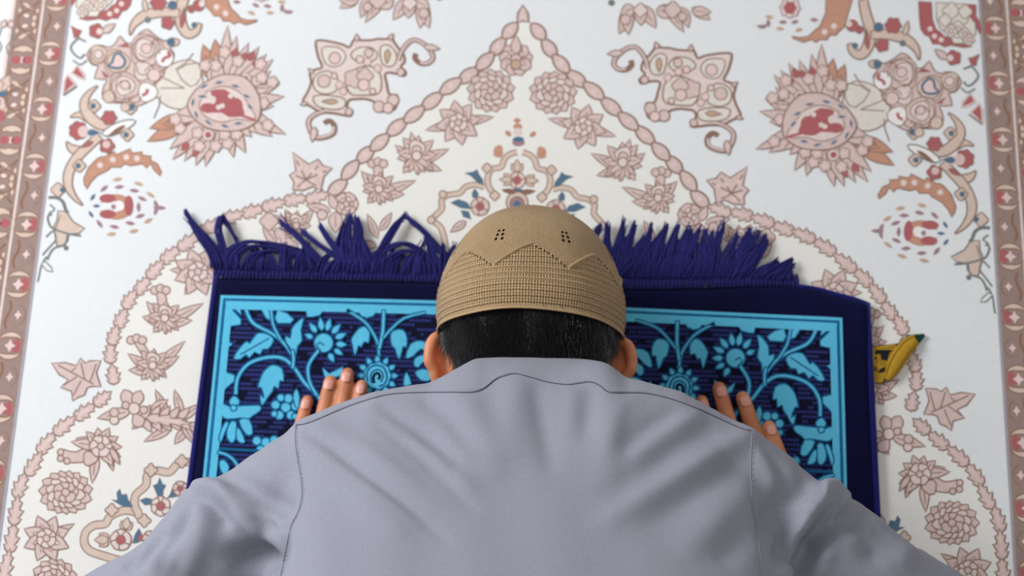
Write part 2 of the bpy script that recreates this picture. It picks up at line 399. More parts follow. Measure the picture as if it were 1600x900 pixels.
def fS(P):   # scrolled cloud figure
    P.fill([(493, 66), (500, 62), (520, 65), (536, 69), (546, 73), (553, 61), (563, 62), (580, 62), (590, 60), (604, 60), (613, 55), (614, 62), (622, 74), (630, 84), (632, 96),
            (626, 103), (634, 112), (630, 118), (618, 114), (602, 114), (604, 130), (608, 146), (620, 148), (620, 158), (616, 170), (602, 173), (588, 172), (586, 160), (572, 154), (556, 154),
            (545, 156), (542, 166), (548, 172), (548, 180), (536, 179), (520, 176), (500, 174), (486, 166), (473, 158), (480, 144), (486, 128), (484, 114), (492, 108), (503, 104), (497, 88)], 'pale', w=3.2, sm=3)
    P.fill([(503, 74), (530, 74), (540, 88), (530, 102), (510, 100)], 'cream', w=1.6, sm=3); P.disc(523, 90, 9, 'rose')
    P.fill([(548, 84), (560, 74), (580, 74), (590, 86), (578, 96), (556, 94)], 'cream', w=1.8, sm=3); P.disc(562, 92, 6, 'rose'); P.disc(576, 82, 7, 'pink')
    P.fill([(594, 74), (608, 70), (620, 86), (614, 102), (598, 100)], 'cream', w=1.8, sm=3); P.petal(604, 100, 85, 24, 9, 'tan')
    P.fill([(492, 118), (512, 110), (528, 124), (524, 142), (504, 146), (490, 136)], 'cream', w=1.8, sm=3); P.disc(506, 126, 10, 'pink'); P.disc(522, 118, 5, 'rose')
    P.fill([(490, 150), (510, 148), (538, 154), (536, 168), (514, 170), (494, 164)], 'cream', w=1.8, sm=3); P.petal(502, 158, 0, 26, 8, 'tan')
    P.fill([(540, 128), (552, 110), (574, 102), (592, 112), (596, 132), (590, 146), (566, 148), (548, 146)], 'cream', w=2, sm=3)
    P.disc(552, 122, 14, 'pink', lob=5); P.disc(570, 118, 12, 'pink', lob=4); P.disc(568, 132, 9, 'rose', 'line'); P.disc(582, 142, 5, 'rose', 'line')
    for q in ((530, 132), (536, 142), (574, 96), (590, 106)): P.disc(*q, 6, 'rose', 'line', 1)
    P.disc(592, 166, 9, 'pink'); P.disc(614, 156, 9, 'pink'); P.disc(606, 168, 8, 'rose'); P.disc(545, 174, 6, 'pink'); P.disc(626, 112, 6, 'pink')
    P.petal(490, 114, 140, 12, 6, 'pink', 'point'); P.petal(480, 160, 195, 12, 6, 'pink', 'point'); P.petal(608, 62, 60, 12, 7, 'pink', 'point'); P.petal(558, 64, 95, 12, 7, 'pink', 'point')
    P.line(smooth_pts([(622, 94), (628, 78), (640, 64), (650, 62), (662, 68), (672, 78), (676, 90), (668, 98), (656, 98), (648, 90), (650, 83)], False), 6.5, 'line'); P.line(smooth_pts([(622, 94), (628, 78), (640, 64), (650, 62), (662, 68), (672, 78), (676, 90), (668, 98), (656, 97)], False), 3, 'pink')
    P.petal(662, 72, -8, 26, 10, 'pink', 'point')
    P.line(smooth_pts([(508, 172), (492, 178), (482, 188), (484, 202), (492, 214), (506, 214), (520, 208), (522, 196), (514, 188), (506, 192)], False), 6.5, 'line'); P.line(smooth_pts([(508, 172), (492, 178), (482, 188), (484, 202), (492, 213), (506, 213), (519, 207), (521, 197)], False), 3, 'pink')
    P.petal(492, 198, 258, 24, 11, 'pink', 'point')
part(fS, 'scroll_figure')
def fT(P):   # large palmette flower with the red heart
    X = lambda x, y: (220 + x/4.287, 60 + y/4.287)
    cx, cy = X(540, 450)
    def pt(tx, ty, wd, mat='pink', base=0.25, **k):
        tx, ty = X(tx, ty); bx, by = cx+(tx-cx)*base, cy+(ty-cy)*base
        P.petal(bx, by, math.degrees(math.atan2(-(ty-by), tx-bx)), math.hypot(tx-bx, ty-by), wd, mat, 'point', **k)
    P.fill([X(*q) for q in ((100, 380), (130, 220), (300, 140), (400, 200), (400, 420), (230, 470))], 'cream', sm=3); P.fill([X(*q) for q in ((240, 210), (380, 160), (400, 260), (330, 320))], 'cream', sm=2)
    for q in ((130, 250, 290, 330), (130, 330, 290, 330)): P.line([X(*q[:2]), X(*q[2:])], 1.4)
    P.line([X(350, 95), X(300, 160), X(230, 205)], 1.6); P.line([X(85, 530), X(120, 450), X(130, 380)], 1.6)
    for q, mt in (((415, 35), 'orange'), ((495, 0), 'orange'), ((430, 110), 'orange'), ((40, 688), 'orange'), ((55, 600), 'orange'), ((150, 580), 'orange')): pt(*q, 22, mt, 0.5)
    for t in ((580, -90), (640, -20), (720, 25), (790, 50), (840, 100), (885, 135), (870, 215), (930, 300), (860, 330), (960, 385), (890, 450), (970, 640), (880, 560), (880, 655), (780, 630), (740, 660), (700, 765),
              (620, 795), (600, 700), (520, 740), (430, 855), (365, 850), (290, 820), (210, 810), (190, 740), (180, 560), (230, 500), (450, 120), (500, 100)): pt(*t, 21, 'pink')
    for t in ((640, 60), (700, 90), (760, 80), (270, 750), (350, 790), (800, 130)): pt(*t, 11, 'red', 0.82, w=1.0)
    for q in ((560, 90), (650, 150), (800, 170), (500, 180), (810, 260), (880, 290), (260, 600), (230, 540), (390, 720), (500, 720), (580, 700), (380, 630), (560, 640), (820, 430), (850, 580), (640, 640), (430, 180)):
        x, y = X(*q); P.disc(x, y, 9, 'pink', lob=5, w=1.1); P.disc(x, y, 4, 'rose', None)
    for q in ((700, 270), (450, 645)): x, y = X(*q); P.disc(x, y, 9, 'pale', 'line', 1); P.disc(x, y, 5, 'red', None)
    P.fill([X(*q) for q in ((310, 440), (380, 330), (470, 270), (560, 240), (700, 260), (790, 380), (800, 500), (770, 560), (680, 610), (560, 620), (450, 600), (360, 540))], 'pink', sm=3, w=1.8)
    P.fill([X(*q) for q in ((390, 440), (450, 350), (560, 320), (660, 360), (720, 440), (770, 545), (640, 540), (540, 560), (430, 520))], 'pale', sm=3, w=1.4)
    P.fill([X(*q) for q in ((455, 350), (560, 335), (640, 400), (690, 470), (690, 520), (590, 530), (540, 500), (470, 500), (400, 460), (420, 430), (480, 440), (500, 400))], 'red', 'pale', 1.5, sm=2)
    for q in ((520, 370, 12, 7), (450, 465, 12, 8), (640, 450, 10, 12)): x, y = X(*q[:2]); P.disc(x, y, q[2], 'red', None, ry=q[3])
    P.line([X(660, 510), X(770, 548)], 3.5, 'red')
    for q in ((545, 450), (520, 460), (480, 400), (600, 385), (505, 515)): x, y = X(*q); P.disc(x, y, 4, 'pale', None)
    for x, y, a in ((420, 320, 30), (520, 295, 10), (630, 318, -10), (705, 385, -25), (730, 455, -50), (410, 388, 0), (347, 430, 80), (370, 508, -70), (450, 560, -40), (560, 585, -20), (650, 568, 5)):
        x, y = X(x, y); P.petal(x-8*math.cos(math.radians(a)), y+8*math.sin(math.radians(a)), a, 17, 6, 'blue', 'mid', out='pink')
part(fT, 'palmette_figure')
def fU(P):   # lobed leaf with blue heart
    X = lambda x, y: (80 + x/6, y/6)
    P.fill([X(*q) for q in ((330, 510), (390, 430), (470, 420), (540, 440), (600, 400), (640, 330), (690, 390), (760, 400), (820, 310), (900, 270), (960, 320), (1060, 380), (1120, 350), (1200, 370), (1180, 420), (1110, 440),
            (1150, 500), (1120, 590), (1070, 640), (1050, 700), (1000, 760), (930, 800), (960, 880), (900, 950), (800, 990), (700, 960), (600, 960), (480, 920), (490, 800), (520, 740), (400, 730), (440, 620), (380, 600))], 'pink', sm=2, w=1.8)
    for x, y, r, mt in ((440, 510, 15, 'beige'), (610, 580, 20, 'beige'), (890, 470, 26, 'pink'), (880, 460, 17, 'pale'), (890, 450, 8, 'rose'), (680, 810, 24, 'pink'), (690, 800, 15, 'pale'), (690, 790, 7, 'rose'),
                        (860, 660, 15, 'pale'), (960, 700, 10, 'rose'), (1060, 540, 14, 'white'), (900, 860, 15, 'white'), (540, 900, 10, 'beige'), (440, 505, 7, 'pale')):
        x, y = X(x, y); P.disc(x, y, r, mt, lob=3 if r > 14 else 0, amp=0.08, w=1.3)
    P.fill([X(*q) for q in ((530, 610), (570, 580), (590, 510), (640, 500), (690, 560), (670, 620), (600, 635)
            )], 'rose', 'blue', 3.2, sm=2)
    for q in (((620, 430), (700, 400), (740, 440)), ((470, 660), (500, 720), (550, 720))): P.fill([X(*p) for p in q], 'red', 'line', 1)
    P.line(smooth_pts([X(1040, 580), X(1060, 540), X(1110, 520), X(1090, 480)], False), 4, 'red'); P.line(smooth_pts([X(850, 890), X(890, 870), X(900, 830)], False), 4, 'red')
    for x, y, r, a0, a1 in ((440, 510, 70, 0, 220), (620, 580, 105, 20, 300), (890, 460, 130, 100, 380), (890, 460, 75, -60, 150), (680, 810, 120, 40, 260), (680, 810, 60, 180, 400), (860, 640, 60, 0, 200), (960, 700, 90, 200, 360), (1000, 420, 60, 180, 330), (780, 900, 60, 0, 180), (640, 900, 50, 0, 180)):
        P.line([X(x+r*math.cos(math.radians(a)), y+r*math.sin(math.radians(a))) for a in np.linspace(a0, a1, 10)], 1.3)
    x, y = X(1120, 390); P.disc(x, y, 6, 'blue', 'grey', 1); x, y = X(750, 1000); P.disc(x, y, 5, 'blue', 'grey', 1); x, y = X(690, 1000); P.disc(x, y, 7, 'beige', 'line', 1)

part(fU, 'scroll_figure')
def fV(P):   # forked scroll branch
    X = lambda x, y: (80 + x/6, 130 + y/6)
    B = lambda *q, **k: P.blade([X(*p) for p in q], **k)
    B((280, 600), (230, 620), (180, 600), (140, 545), wd=14, a1=0.1)
    B((400, 380), (330, 320), (260, 290), (175, 312), wd=12)
    B((290, 1140), (210, 1060), (155, 950), (165, 820), (240, 690), (340, 590), (450, 490), wd=15, a0=0.1, a1=0.9, peak=0.5)
    B((600, 400), (500, 400), (400, 350), (330, 270), (305, 180), (350, 90), (430, 22), wd=17, a0=0.4)
    P.fill([X(*q) for q in ((470, 470), (560, 390), (700, 340), (790, 350), (720, 420), (560, 490))], 'white', 'grey', 2, sm=2); P.petal(*X(520, 500), 32, 34, 6, 'brown')
    P.disc(*X(250, 440), 14, 'red', lob=7, amp=0.1); P.disc(*X(300, 450), 9, 'pink', None); P.petal(*X(470, 460), 180, 24, 12, 'blue', 'round', out='pink')
    P.disc(*X(540, 320), 11, 'red', lob=6, amp=0.12); P.disc(*X(520, 585), 11, 'red', lob=5, amp=0.12); P.disc(*X(515, 570), 6, 'pink', None)
    P.petal(*X(270, 600), 25, 22, 7, 'red')
    for q in ((400, 210), (260, 770), (710, 480), (740, 230)): P.disc(*X(*q), 9, 'beige', lob=4); P.disc(*X(q[0]-10, q[1]), 4, 'blue', 'grey', 1)
    P.disc(90, 296, 10, 'beige', lob=4); P.disc(97, 296, 4, 'blue', None)
part(fV, 'scroll_figure')
def fW(P):   # toothed crescent
    X = lambda x, y: (80 + x/6, 130 + y/6)
    P.fill([X(*q) for q in ((310, 950), (300, 890), (350, 780), (430, 700), (480, 680), (490, 690), (590, 635), (610, 665), (740, 610), (755, 650), (850, 640), (850, 670), (935, 680), (925, 715), (990, 750), (1030, 830), (1020, 865),
            (960, 810), (930, 750), (890, 790), (850, 750), (740, 770), (680, 750), (650, 785), (560, 780), (530, 810), (430, 860), (370, 920), (330, 990))], 'orange', 'brown', 1.4)
    for q in ((455, 765), (575, 712), (700, 690), (800, 700)): P.disc(*X(*q), 4.5, 'pale', None)
part(fW, 'crescent_figure')
def fX(P):   # dotted rosette
    X = lambda x, y: (60 + x/5.295, 230 + y/5.295)
    P.disc(*X(640, 490), 26, 'orange', None, ry=20); P.disc(*X(600, 490), 16, 'ground', None, ry=9); P.disc(*X(560, 490), 16, 'ground', None, ry=7); P.disc(*X(570, 420), 13, 'red', None, ry=7); P.disc(*X(570, 550), 13, 'red', None, ry=7)
    P.disc(*X(745, 480), 7, 'red', None, ry=16); P.disc(*X(665, 480), 8, 'white', None, ry=8); P.disc(*X(620, 490), 4, 'mauve', None)
    for x, y, a in ((445, 412, 55), (430, 550, -55), (475, 483, 0)): x, y = X(x, y); P.petal(x-6*math.cos(math.radians(a)), y+6*math.sin(math.radians(a)), a, 13, 5, 'blue', 'mid', out=None)
    for x, y, a, mt in ((540, 338, 40, 'mauve'), (665, 325, 8, 'mauve'), (650, 262, 10, 'tan'), (790, 355, -5, 'mauve'), (825, 298, -15, 'tan'), (855, 422, -25, 'mauve'), (925, 390, -35, 'tan'), (985, 495, 0, 'mauve'), (1010, 498, 0, 'mauve'),
                        (970, 520, 70, 'mauve'), (970, 470, -70, 'mauve'), (838, 565, 20, 'mauve'), (905, 605, 30, 'tan'), (755, 625, -8, 'mauve'), (785, 690, 12, 'tan'), (625, 655, -8, 'mauve'), (600, 715, 8, 'tan'), (502, 630, -55, 'mauve'), (825, 492, 90, 'mauve')):
        x, y = X(x, y); P.petal(x-8*math.cos(math.radians(a)), y+8*math.sin(math.radians(a)), a, 16, 6, mt, 'mid', out=None)
part(fX, 'rosette_figure')
def fY(P):   # bell shaped bud on a hooked stem
    X = lambda x, y: (60 + x/5.295, 230 + y/5.295)
    P.fill([X(*q) for q in ((160, 520), (230, 530), (280, 610), (380, 670), (330, 710), (250, 715), (240, 770), (200, 810), (150, 810), (130, 700), (120, 660), (150, 600))], 'beige', 'grey', 1.8)
    P.line(smooth_pts([X(80, 412), X(150, 415), X(200, 450), X(220, 510), X(240, 540)], False), 4, 'grey'); P.line(smooth_pts([X(110, 550), X(75, 570), X(85, 630), X(120, 670), X(240, 712), X(350, 730)], False), 2.5, 'grey')
    P.line(smooth_pts([X(90, 470), X(130, 510), X(90, 540), X(70, 590)], False), 2, 'grey'); P.line(smooth_pts([X(60, 740), X(120, 690), X(140, 760), X(90, 820), X(30, 890)], False), 2.2, 'grey')
    P.line(smooth_pts([X(240, 720), X(215, 800), X(130, 830), X(90, 880), X(70, 930)], False), 2.5, 'grey'); P.disc(*X(225, 830), 4, 'grey', None); P.line([X(180, 560), X(150, 640), X(130, 690)], 1.4, 'line')
    P.line(smooth_pts([(72, 400), (64, 414), (60, 432), (58, 440)], False), 2, 'grey'); P.fill([(64, 412), (70, 408), (80, 418), (82, 424), (72, 422)], 'ground', 'grey', 1.6)
part(fY, 'bud_figure')
def fZ(P):   # figures cut by the top edge, left corner
    X = lambda x, y: (80 + x/6, y/6)
    P.fill([X(*q) for q in ((780, -220), (760, -60), (740, 40), (700, 90), (660, 100), (620, 170), (560, 165), (510, 190), (450, 170), (330, 185), (250, 170), (330, 150), (430, 160), (470, 100), (520, 90), (560, 50), (600, 30), (640, -60), (660, -220))], 'red', 'line', 1.2)
    for q in ((655, 30), (610, 95), (545, 125)): P.disc(*X(*q), 4, 'pale', None)
    P.fill([X(*q) for q in ((250, -220), (230, 60), (330, 110), (350, 150), (430, 150), (460, 90), (560, 20), (600, -60), (620, -220))], 'cream', 'line', 1.4)
    P.fill([X(*q) for q in ((245, -220), (240, -120), (200, -60), (178, 0), (185, 60), (215, 10), (240, -50), (300, -110), (320, -220))], 'red', 'line', 1.2)
    for x, y, r in ((400, -80, 14), (470, -150, 12), (340, -150, 10), (520, -60, 9)): P.disc(*X(x, y), r, 'cream', lob=4, w=1.2)
    for x, y, r in ((400, 20, 12), (330, 60, 9), (460, 40, 9), (290, 110, 8)):
        P.disc(*X(x, y), r, 'cream', lob=4, w=1.2, n=32); P.disc(*X(x, y), r*0.5, 'pink', lob=5, w=1.0, n=30)
    P.disc(*X(420, 285), 11, 'red', lob=5, amp=0.1); P.petal(*X(480, 300), 35, 24, 12, 'pink', 'point'); P.disc(*X(450, 290), 5, 'pale', None)
    P.fill([X(*q) for q in ((180, 235), (240, 270), (280, 280), (250, 340), (210, 350), (200, 290))], 'red', 'line', 1.2)
    P.line(smooth_pts([X(250, 350), X(180, 430), X(210, 500), X(270, 540), X(310, 500)], False), 2.4, 'grey'); P.line([X(250, 350), X(320, 385)], 2.4, 'grey'); P.line(smooth_pts([X(330, 560), X(270, 600), X(200, 560)], False), 2, 'grey')
    P.fill([X(*q) for q in ((240, 610), (300, 690), (310, 740), (250, 720), (190, 680))], 'red', 'pink', 3); P.fill([X(*q) for q in ((150, 700), (220, 780), (180, 820), (110, 880), (120, 760))], 'red', 'pink', 3); P.line(smooth_pts([X(110, 890), X(200, 830), X(240, 800)], False), 2, 'grey')
part(fZ, 'scroll_figure')
def fZ2(P):
    X = lambda x, y: (200 + x/6, y/6)
    P.blade([(296, -34), (290, -12), (281, 14), (283, 37), (293, 52), (306, 48), (312, 36)], 17, w=2, a0=0.8, a1=0.4, peak=0.4)
    P.blade([(203, 54), (208, 38), (224, 24), (250, 18), (280, 20)], 16, w=2, a0=0.1, a1=0.8, peak=0.6)
    P.petal(228, 18, 100, 24, 9, 'beige', 'point')
    P.petal(*X(525, 60), 262, 34, 7, 'red'); P.petal(*X(640, 60), 200, 15, 12, 'red', 'round')
    P.disc(*X(370, 210), 10, 'red', lob=5, amp=.12); P.disc(*X(280, 20), 12, 'red', lob=6); P.disc(*X(415, 45), 7, 'blue', 'line'); P.disc(*X(180, 180), 5, 'grey', None); P.disc(*X(620, 230), 4, 'blue', 'grey')
    P.disc(*X(660, 45), 9, 'red'); P.disc(*X(690, 30), 5, 'pale', None)
    # toothed crescent cut by the top edge
    P.fill([(312, -34), (318, -10), (322, 10), (330, 18), (334, 24), (343, 24), (348, 32), (358, 32), (365, 37), (372, 33), (384, 38), (400, 33), (402, 30), (388, 31), (376, 28), (366, 17), (360, 12), (352, -10), (354, -34)], 'orange', 'brown', 1.4)
    for q in ((338, 10), (352, 20)): P.disc(*q, 4.5, 'pale', None)
    for x, y, mt, a in ((400, 5, 'mauve', -20), (418, 8, 'mauve', -5), (393, 17, 'tan', -20), (422, 19, 'tan', 0), (448, 14, 'mauve', -30), (446, 18, 'mauve', 80), (370, 2, 'mauve', 0), (452, 19, 'mauve', 10), (440, 2, 'tan', 0)): P.petal(x-7, y, a, 13, 6, mt, 'mid', out=None)
    P.disc(408, -14, 15, 'pale', 'mauve', lob=8); P.disc(408, -14, 10, 'red', None, lob=6)
part(fZ2, 'scroll_figure')
def fTop(P):
    for x, y, a, L in ((560, -5, 210, 34), (575, -5, 250, 34), (600, -8, 235, 52), (610, -5, 215, 24), (560, 0, 180, 30)): P.petal(x, y, a, L, 16, 'pink', 'point', vein=True)
    for x, y, a, L in ((638, -4, 235, 42), (655, 0, 290, 46), (662, 0, 262, 44), (640, 0, 265, 28), (650, 0, 330, 24), (615, 0, 200, 30)): P.petal(x, y, a, L, 20, 'pink', 'point', vein=True)
    P.disc(590, 0, 12, 'pink', lob=4); P.disc(640, 4, 10, 'pale', lob=4); P.disc(574, 10, 7, 'pink'); P.disc(662, 20, 8, 'pink'); P.disc(686, -5, 5, 'grey', None)
part(fTop, 'flower_figure')
# ---- medallions with blue leaves
def ribbon(P, pts, w=8, mat='beige'):
    s_ = smooth_pts(pts, False); P.line(s_, w, 'line'); P.line(s_, w-2.6, mat)
def bud(P, x, y, a, mat='beige', L=20, w_=12):
    for da in (-35, 35, 0): P.petal(x, y, a+da, L*(1 if da == 0 else 0.8), w_*0.7, mat, 'point', w=1.2)
def fN(P):
    ribbon(P, [(808, 237), (797, 240), (788, 248), (783, 260), (768, 264), (762, 277), (764, 292), (772, 302)])
    ribbon(P, [(757, 292), (744, 288), (728, 291), (718, 301), (700, 304), (690, 312), (690, 326), (676, 342), (688, 354), (694, 372), (698, 400)])
    P.disc(761, 262, 7, 'beige', lob=4); P.disc(773, 305, 7, 'beige', lob=4); P.disc(692, 303, 6, 'beige'); P.disc(674, 343, 6, 'beige')
    P.petal(786, 240, 140, 17, 17, 'orange', 'round', out=None); P.petal(786, 240, 185, 16, 10, 'orange', 'point', out=None)
    P.petal(799, 212, 140, 13, 8, 'orange', 'mid', out=None)
    P.fill([(755, 288), (748, 286), (736, 274), (726, 270), (740, 268), (745, 264), (748, 272), (754, 280)], 'blue', 'grey', 1.2); P.fill([(746, 308), (738, 308), (738, 300), (742, 294), (747, 302)], 'blue', 'grey', 1.2)
    P.fill([(704, 316), (716, 311), (730, 316), (736, 326), (720, 324)], 'blue', 'grey', 1.2); P.fill([(720, 328), (732, 330), (736, 342), (724, 338)], 'blue', 'grey', 1.2)
    P.flower(750, 322, 15, 5, inner=False, centre=0.4, cmat='red', rot=90); P.petal(728, 345, 215, 30, 12, 'pink', 'point', vein=True)
    bud(P, 800, 280, 180, L=20, w_=14)
    P.petal(806, 300, 170, 22, 7, 'brown', 'point')
part(fN, 'medallion_figure')
def fN2(P):
    P.petal(808, 192, 90, 9, 12, 'orange', 'mid', out=None); P.disc(809, 197, 7, 'orange', None, ry=5); P.disc(809, 206, 7, 'pale', None); P.disc(810, 222, 10, 'mauve', None, ry=6); P.disc(810, 217, 9, 'blue', None, ry=4)
    bud(P, 808, 268, 90, L=20, w_=16); P.flower(808, 281, 13, 4, rot=45, inner=False, centre=0.45, cmat='red', mat='rose')
    P.disc(808, 300, 16, 'mauve', None, ry=5); P.disc(808, 297, 10, 'blue', None, ry=3); P.disc(808, 316, 17, 'beige'); P.disc(808, 318, 11, 'mauve'); P.disc(808, 319, 6, 'blue', None)
part(fN2, 'medallion_figure', False)
def fN3(P):
    X = lambda x, y: (x/4.09, 680 + y/4.09)
    ribbon(P, [X(*q) for q in ((760, 800), (660, 770), (575, 740), (537, 690), (545, 620), (600, 575), (670, 565), (700, 520), (780, 482), (860, 490), (915, 545))], 10)
    ribbon(P, [X(*q) for q in ((885, 500), (860, 450), (865, 380), (930, 320), (940, 250), (1000, 225), (1080, 235), (1130, 185), (1200, 170), (1280, 200), (1300, 260))], 10)
    for q in ((712, 478), (920, 545), (962, 222), (1160, 165)): P.disc(*X(*q), 9, 'beige', lob=4, amp=0.2)
    P.fill([X(*q) for q in ((715, 412), (750, 415), (745, 365), (762, 342), (775, 380), (805, 375), (815, 410), (848, 455), (790, 455), (760, 440))], 'blue', 'grey', 1.2)
    P.fill([X(*q) for q in ((978, 318), (1005, 310), (1018, 268), (1035, 312), (1058, 318), (1040, 350), (1038, 395), (1008, 392))], 'blue', 'grey', 1.2)
    P.fill([X(*q) for q in ((892, 415), (930, 400), (968, 408), (965, 440), (925, 445))], 'blue', 'grey', 1.2); P.fill([X(*q) for q in ((1065, 400), (1085, 380), (1105, 320), (1118, 370), (1155, 385), (1100, 395))], 'blue', 'grey', 1.2)
    P.flower(*X(1025, 452), 16, 6, rot=90, inner=False, centre=0.42, cmat='red', mat='pale'); P.flower(*X(1150, 340), 12, 5, rot=30, inner=False, centre=0.35, cmat='red')
    bud(P, *X(800, 600), 80, L=19, w_=18); bud(P, *X(690, 668), 180, L=22, w_=20); P.flower(*X(770, 668), 17, 5, rot=90, inner=False, centre=0.42, cmat='red', mat='pale')
    P.fill([X(*q) for q in ((845, 690), (860, 640), (885, 595), (905, 640), (910, 665), (870, 685))], 'blue', 'grey', 1.2); P.petal(*X(895, 680), 85, 12, 8, 'red', 'mid', out=None)
    P.flower(*X(960, 660), 13, 6, inner=False); P.disc(*X(1035, 575), 5, 'beige')
part(fN3, 'medallion_figure')
# the neighbouring niche beyond the border repeats the same figures: leaf pieces seen at the left edge
def fO(P):
    P.petal(2, 42, 60, 14, 10, 'pink', 'point'); P.line([(2, 42), (-4, 60), (2, 72), (-4, 84)], 2, 'grey')
part(fO, 'bud_figure')
def fO2(P):
    P.fill([(-10, 128), (4, 122), (14, 116), (20, 128), (8, 140), (-10, 150)], 'beige', 'line', 1.6); P.petal(-8, 152, 25, 22, 10, 'blue', 'mid', out='grey')
    P.disc(-2, 162, 12, 'pink'); P.disc(-6, 180, 12, 'red', None)
part(fO2, 'scroll_figure')
# the rows of niches on both sides of the border, outside the photo, carry the same woven figures
nv, nf, nm = [], [], []
for o in [c for c in carpet.children if c.type == 'MESH' and c.name.split('.')[0] not in ('carpet_ground', 'niche_field', 'edge_stripe', 'border_band', 'border_rosettes', 'border_scrolls')]:
    b = len(nv); nv += [tuple(v.co) for v in o.data.vertices]; nf += [tuple(b+i for i in q.vertices) for q in o.data.polygons]; nm += [q.material_index for q in o.data.polygons]
nb_ = mesh_obj('neighbouring_figures', nv, nf, [M[k] for k in CM], carpet, nm); nb_['kind'] = 'stuff'; nb_.location.x += 1.1067
nc_ = nb_.copy(); C.objects.link(nc_); nc_.location.x -= 2*1.1067
# ------------------------------------------------------------------ prayer mat
MZ = 0.0075
def velvet(name, rgb, var=0.25, rough=0.85, sheen=0.25, tint=(0.3, 0.4, 1, 1)):
    t = NT(name); c = srgb(*rgb); p = t.pos()
    n = t.noise(220, 3, p); n2 = t.noise(14, 3, p); f = t.math('ADD', t.math('MULTIPLY', n, 0.5), t.math('MULTIPLY', n2, 0.5))
    t.link(t.mixc(t.ramp(f, 0.3, 0.7), tuple(x*(1-var) for x in c[:3])+(1,), tuple(min(1, x*(1+var)) for x in c[:3])+(1,)), t.b.inputs['Base Color'])
    t.b.inputs['Roughness'].default_value = rough; t.b.inputs['Specular IOR Level'].default_value = 0.1
    t.b.inputs['Sheen Weight'].default_value = sheen; t.b.inputs['Sheen Tint'].default_value = tint
    t.bump(t.noise(900, 2, p), 0.5, 0.0008); return t.m
VN = velvet('mat_navy', (7, 8, 46), sheen=0.12); VE = velvet('mat_lit_edge', (25, 25, 92), sheen=0.3); VB = velvet('mat_blue', (92, 188, 222), 0.10, sheen=0.1, tint=(1, 1, 1, 1))
VT = velvet('mat_teal', (24, 96, 142), sheen=0.1); VF = velvet('fringe_thread', (36, 34, 94), 0.35, sheen=0.15)
t = NT('mat_field'); p = t.pos(); xs = t.sep(p)       # dark ground with short lighter weft ribs
row = t.math('MULTIPLY', xs[1], 1/0.0047); fr = t.math('FRACT', row); fl_ = t.math('FLOOR', row)
cv = t.add('ShaderNodeCombineXYZ'); t.link(t.math('MULTIPLY', xs[0], 34), cv.inputs[0]); t.link(t.math('MULTIPLY', fl_, 7.31), cv.inputs[1])
nn = t.noise(1.6, 2, cv.outputs[0]); on = t.math('GREATER_THAN', nn, 0.44); rib = t.math('LESS_THAN', t.math('ABSOLUTE', t.math('SUBTRACT', fr, 0.5)), 0.30)
tick = t.math('GREATER_THAN', t.math('FRACT', t.math('MULTIPLY', xs[0], 1/0.0031)), 0.18)
mask = t.math('MULTIPLY', t.math('MULTIPLY', on, rib), tick)
t.link(t.mixc(mask, srgb(6, 8, 38), srgb(42, 52, 114)), t.b.inputs['Base Color']); t.b.inputs['Roughness'].default_value = 0.8; t.b.inputs['Specular IOR Level'].default_value = 0.15
t.bump(mask, 0.6, 0.0008); VG = t.m
MM = [VB, VT, VN, VE, VG]
mat = empty('prayer_mat', (0.016, 0.1, 0.0))
tag(mat, 'dark blue velvet prayer mat with light blue floral field and fringed edge', 'prayer mat')
def XY(px, py, z=MZ): return G(px, py, z)[:2]
Lt, Lb = XY(335, 431, 0.004), XY(292, 770, 0.004); Rt, Rb = XY(1358, 474, 0.004), XY(1374, 805, 0.004)
dl = (Lb-Lt)/np.linalg.norm(Lb-Lt); dr = (Rb-Rt)/np.linalg.norm(Rb-Rt); LEN = 1.12
topc = smooth_pts([XY(335, 431), XY(500, 434), XY(684, 438), XY(830, 443), XY(977, 448), XY(1120, 446), XY(1205, 442), XY(1250, 444), XY(1305, 457), XY(1357, 473)], False, 6)
def resample(c, n):
    d = np.r_[0, np.cumsum(np.linalg.norm(np.diff(c, axis=0), axis=1))]; u = np.linspace(0, d[-1], n)
    return np.stack([np.interp(u, d, c[:, i]) for i in range(c.shape[1])], 1)
NX, NY = 120, 60
tc = resample(topc, NX); bc = np.stack([np.linspace((Lt+dl*LEN)[i], (Rt+dr*LEN)[i], NX) for i in range(2)], 1)
vv = np.r_[np.linspace(0, 0.02, 6)[:-1], np.linspace(0.02, 1, NY-5)]
uu = np.linspace(0, 1, NX)
def mat_z(u, v):
    ed = min(u, 1-u)*0.67; et = min(v, 1-v)*LEN; e = min(ed, et)
    z = MZ*math.sqrt(max(0.0, 1-max(0, 1-e/0.008)**2)) if e < 0.008 else MZ
    z += 0.006*math.exp(-((1-u)*0.67/0.012)**2-(v*LEN/0.05)**2)
    return max(z, 0.0006)
V, F = [], []
for j, v in enumerate(vv):
    for i, u in enumerate(uu):
        q = tc[i]*(1-v)+bc[i]*v; V.append((q[0], q[1], mat_z(u, v)))
for j in range(len(vv)-1):
    for i in range(NX-1): a = j*NX+i; F.append((a, a+NX, a+NX+1, a+1))
nb = len(V); ring = [i for i in range(NX)] + [j*NX+NX-1 for j in range(1, len(vv))] + [(len(vv)-1)*NX+i for i in range(NX-2, -1, -1)] + [j*NX for j in range(len(vv)-2, 0, -1)]
for k in ring: V.append((V[k][0], V[k][1], 0.0))
for k in range(len(ring)): F.append((ring[k], ring[(k+1) % len(ring)], nb+(k+1) % len(ring), nb+k))
mesh_obj('velvet_pile', V, F, VN, mat, smooth=True)
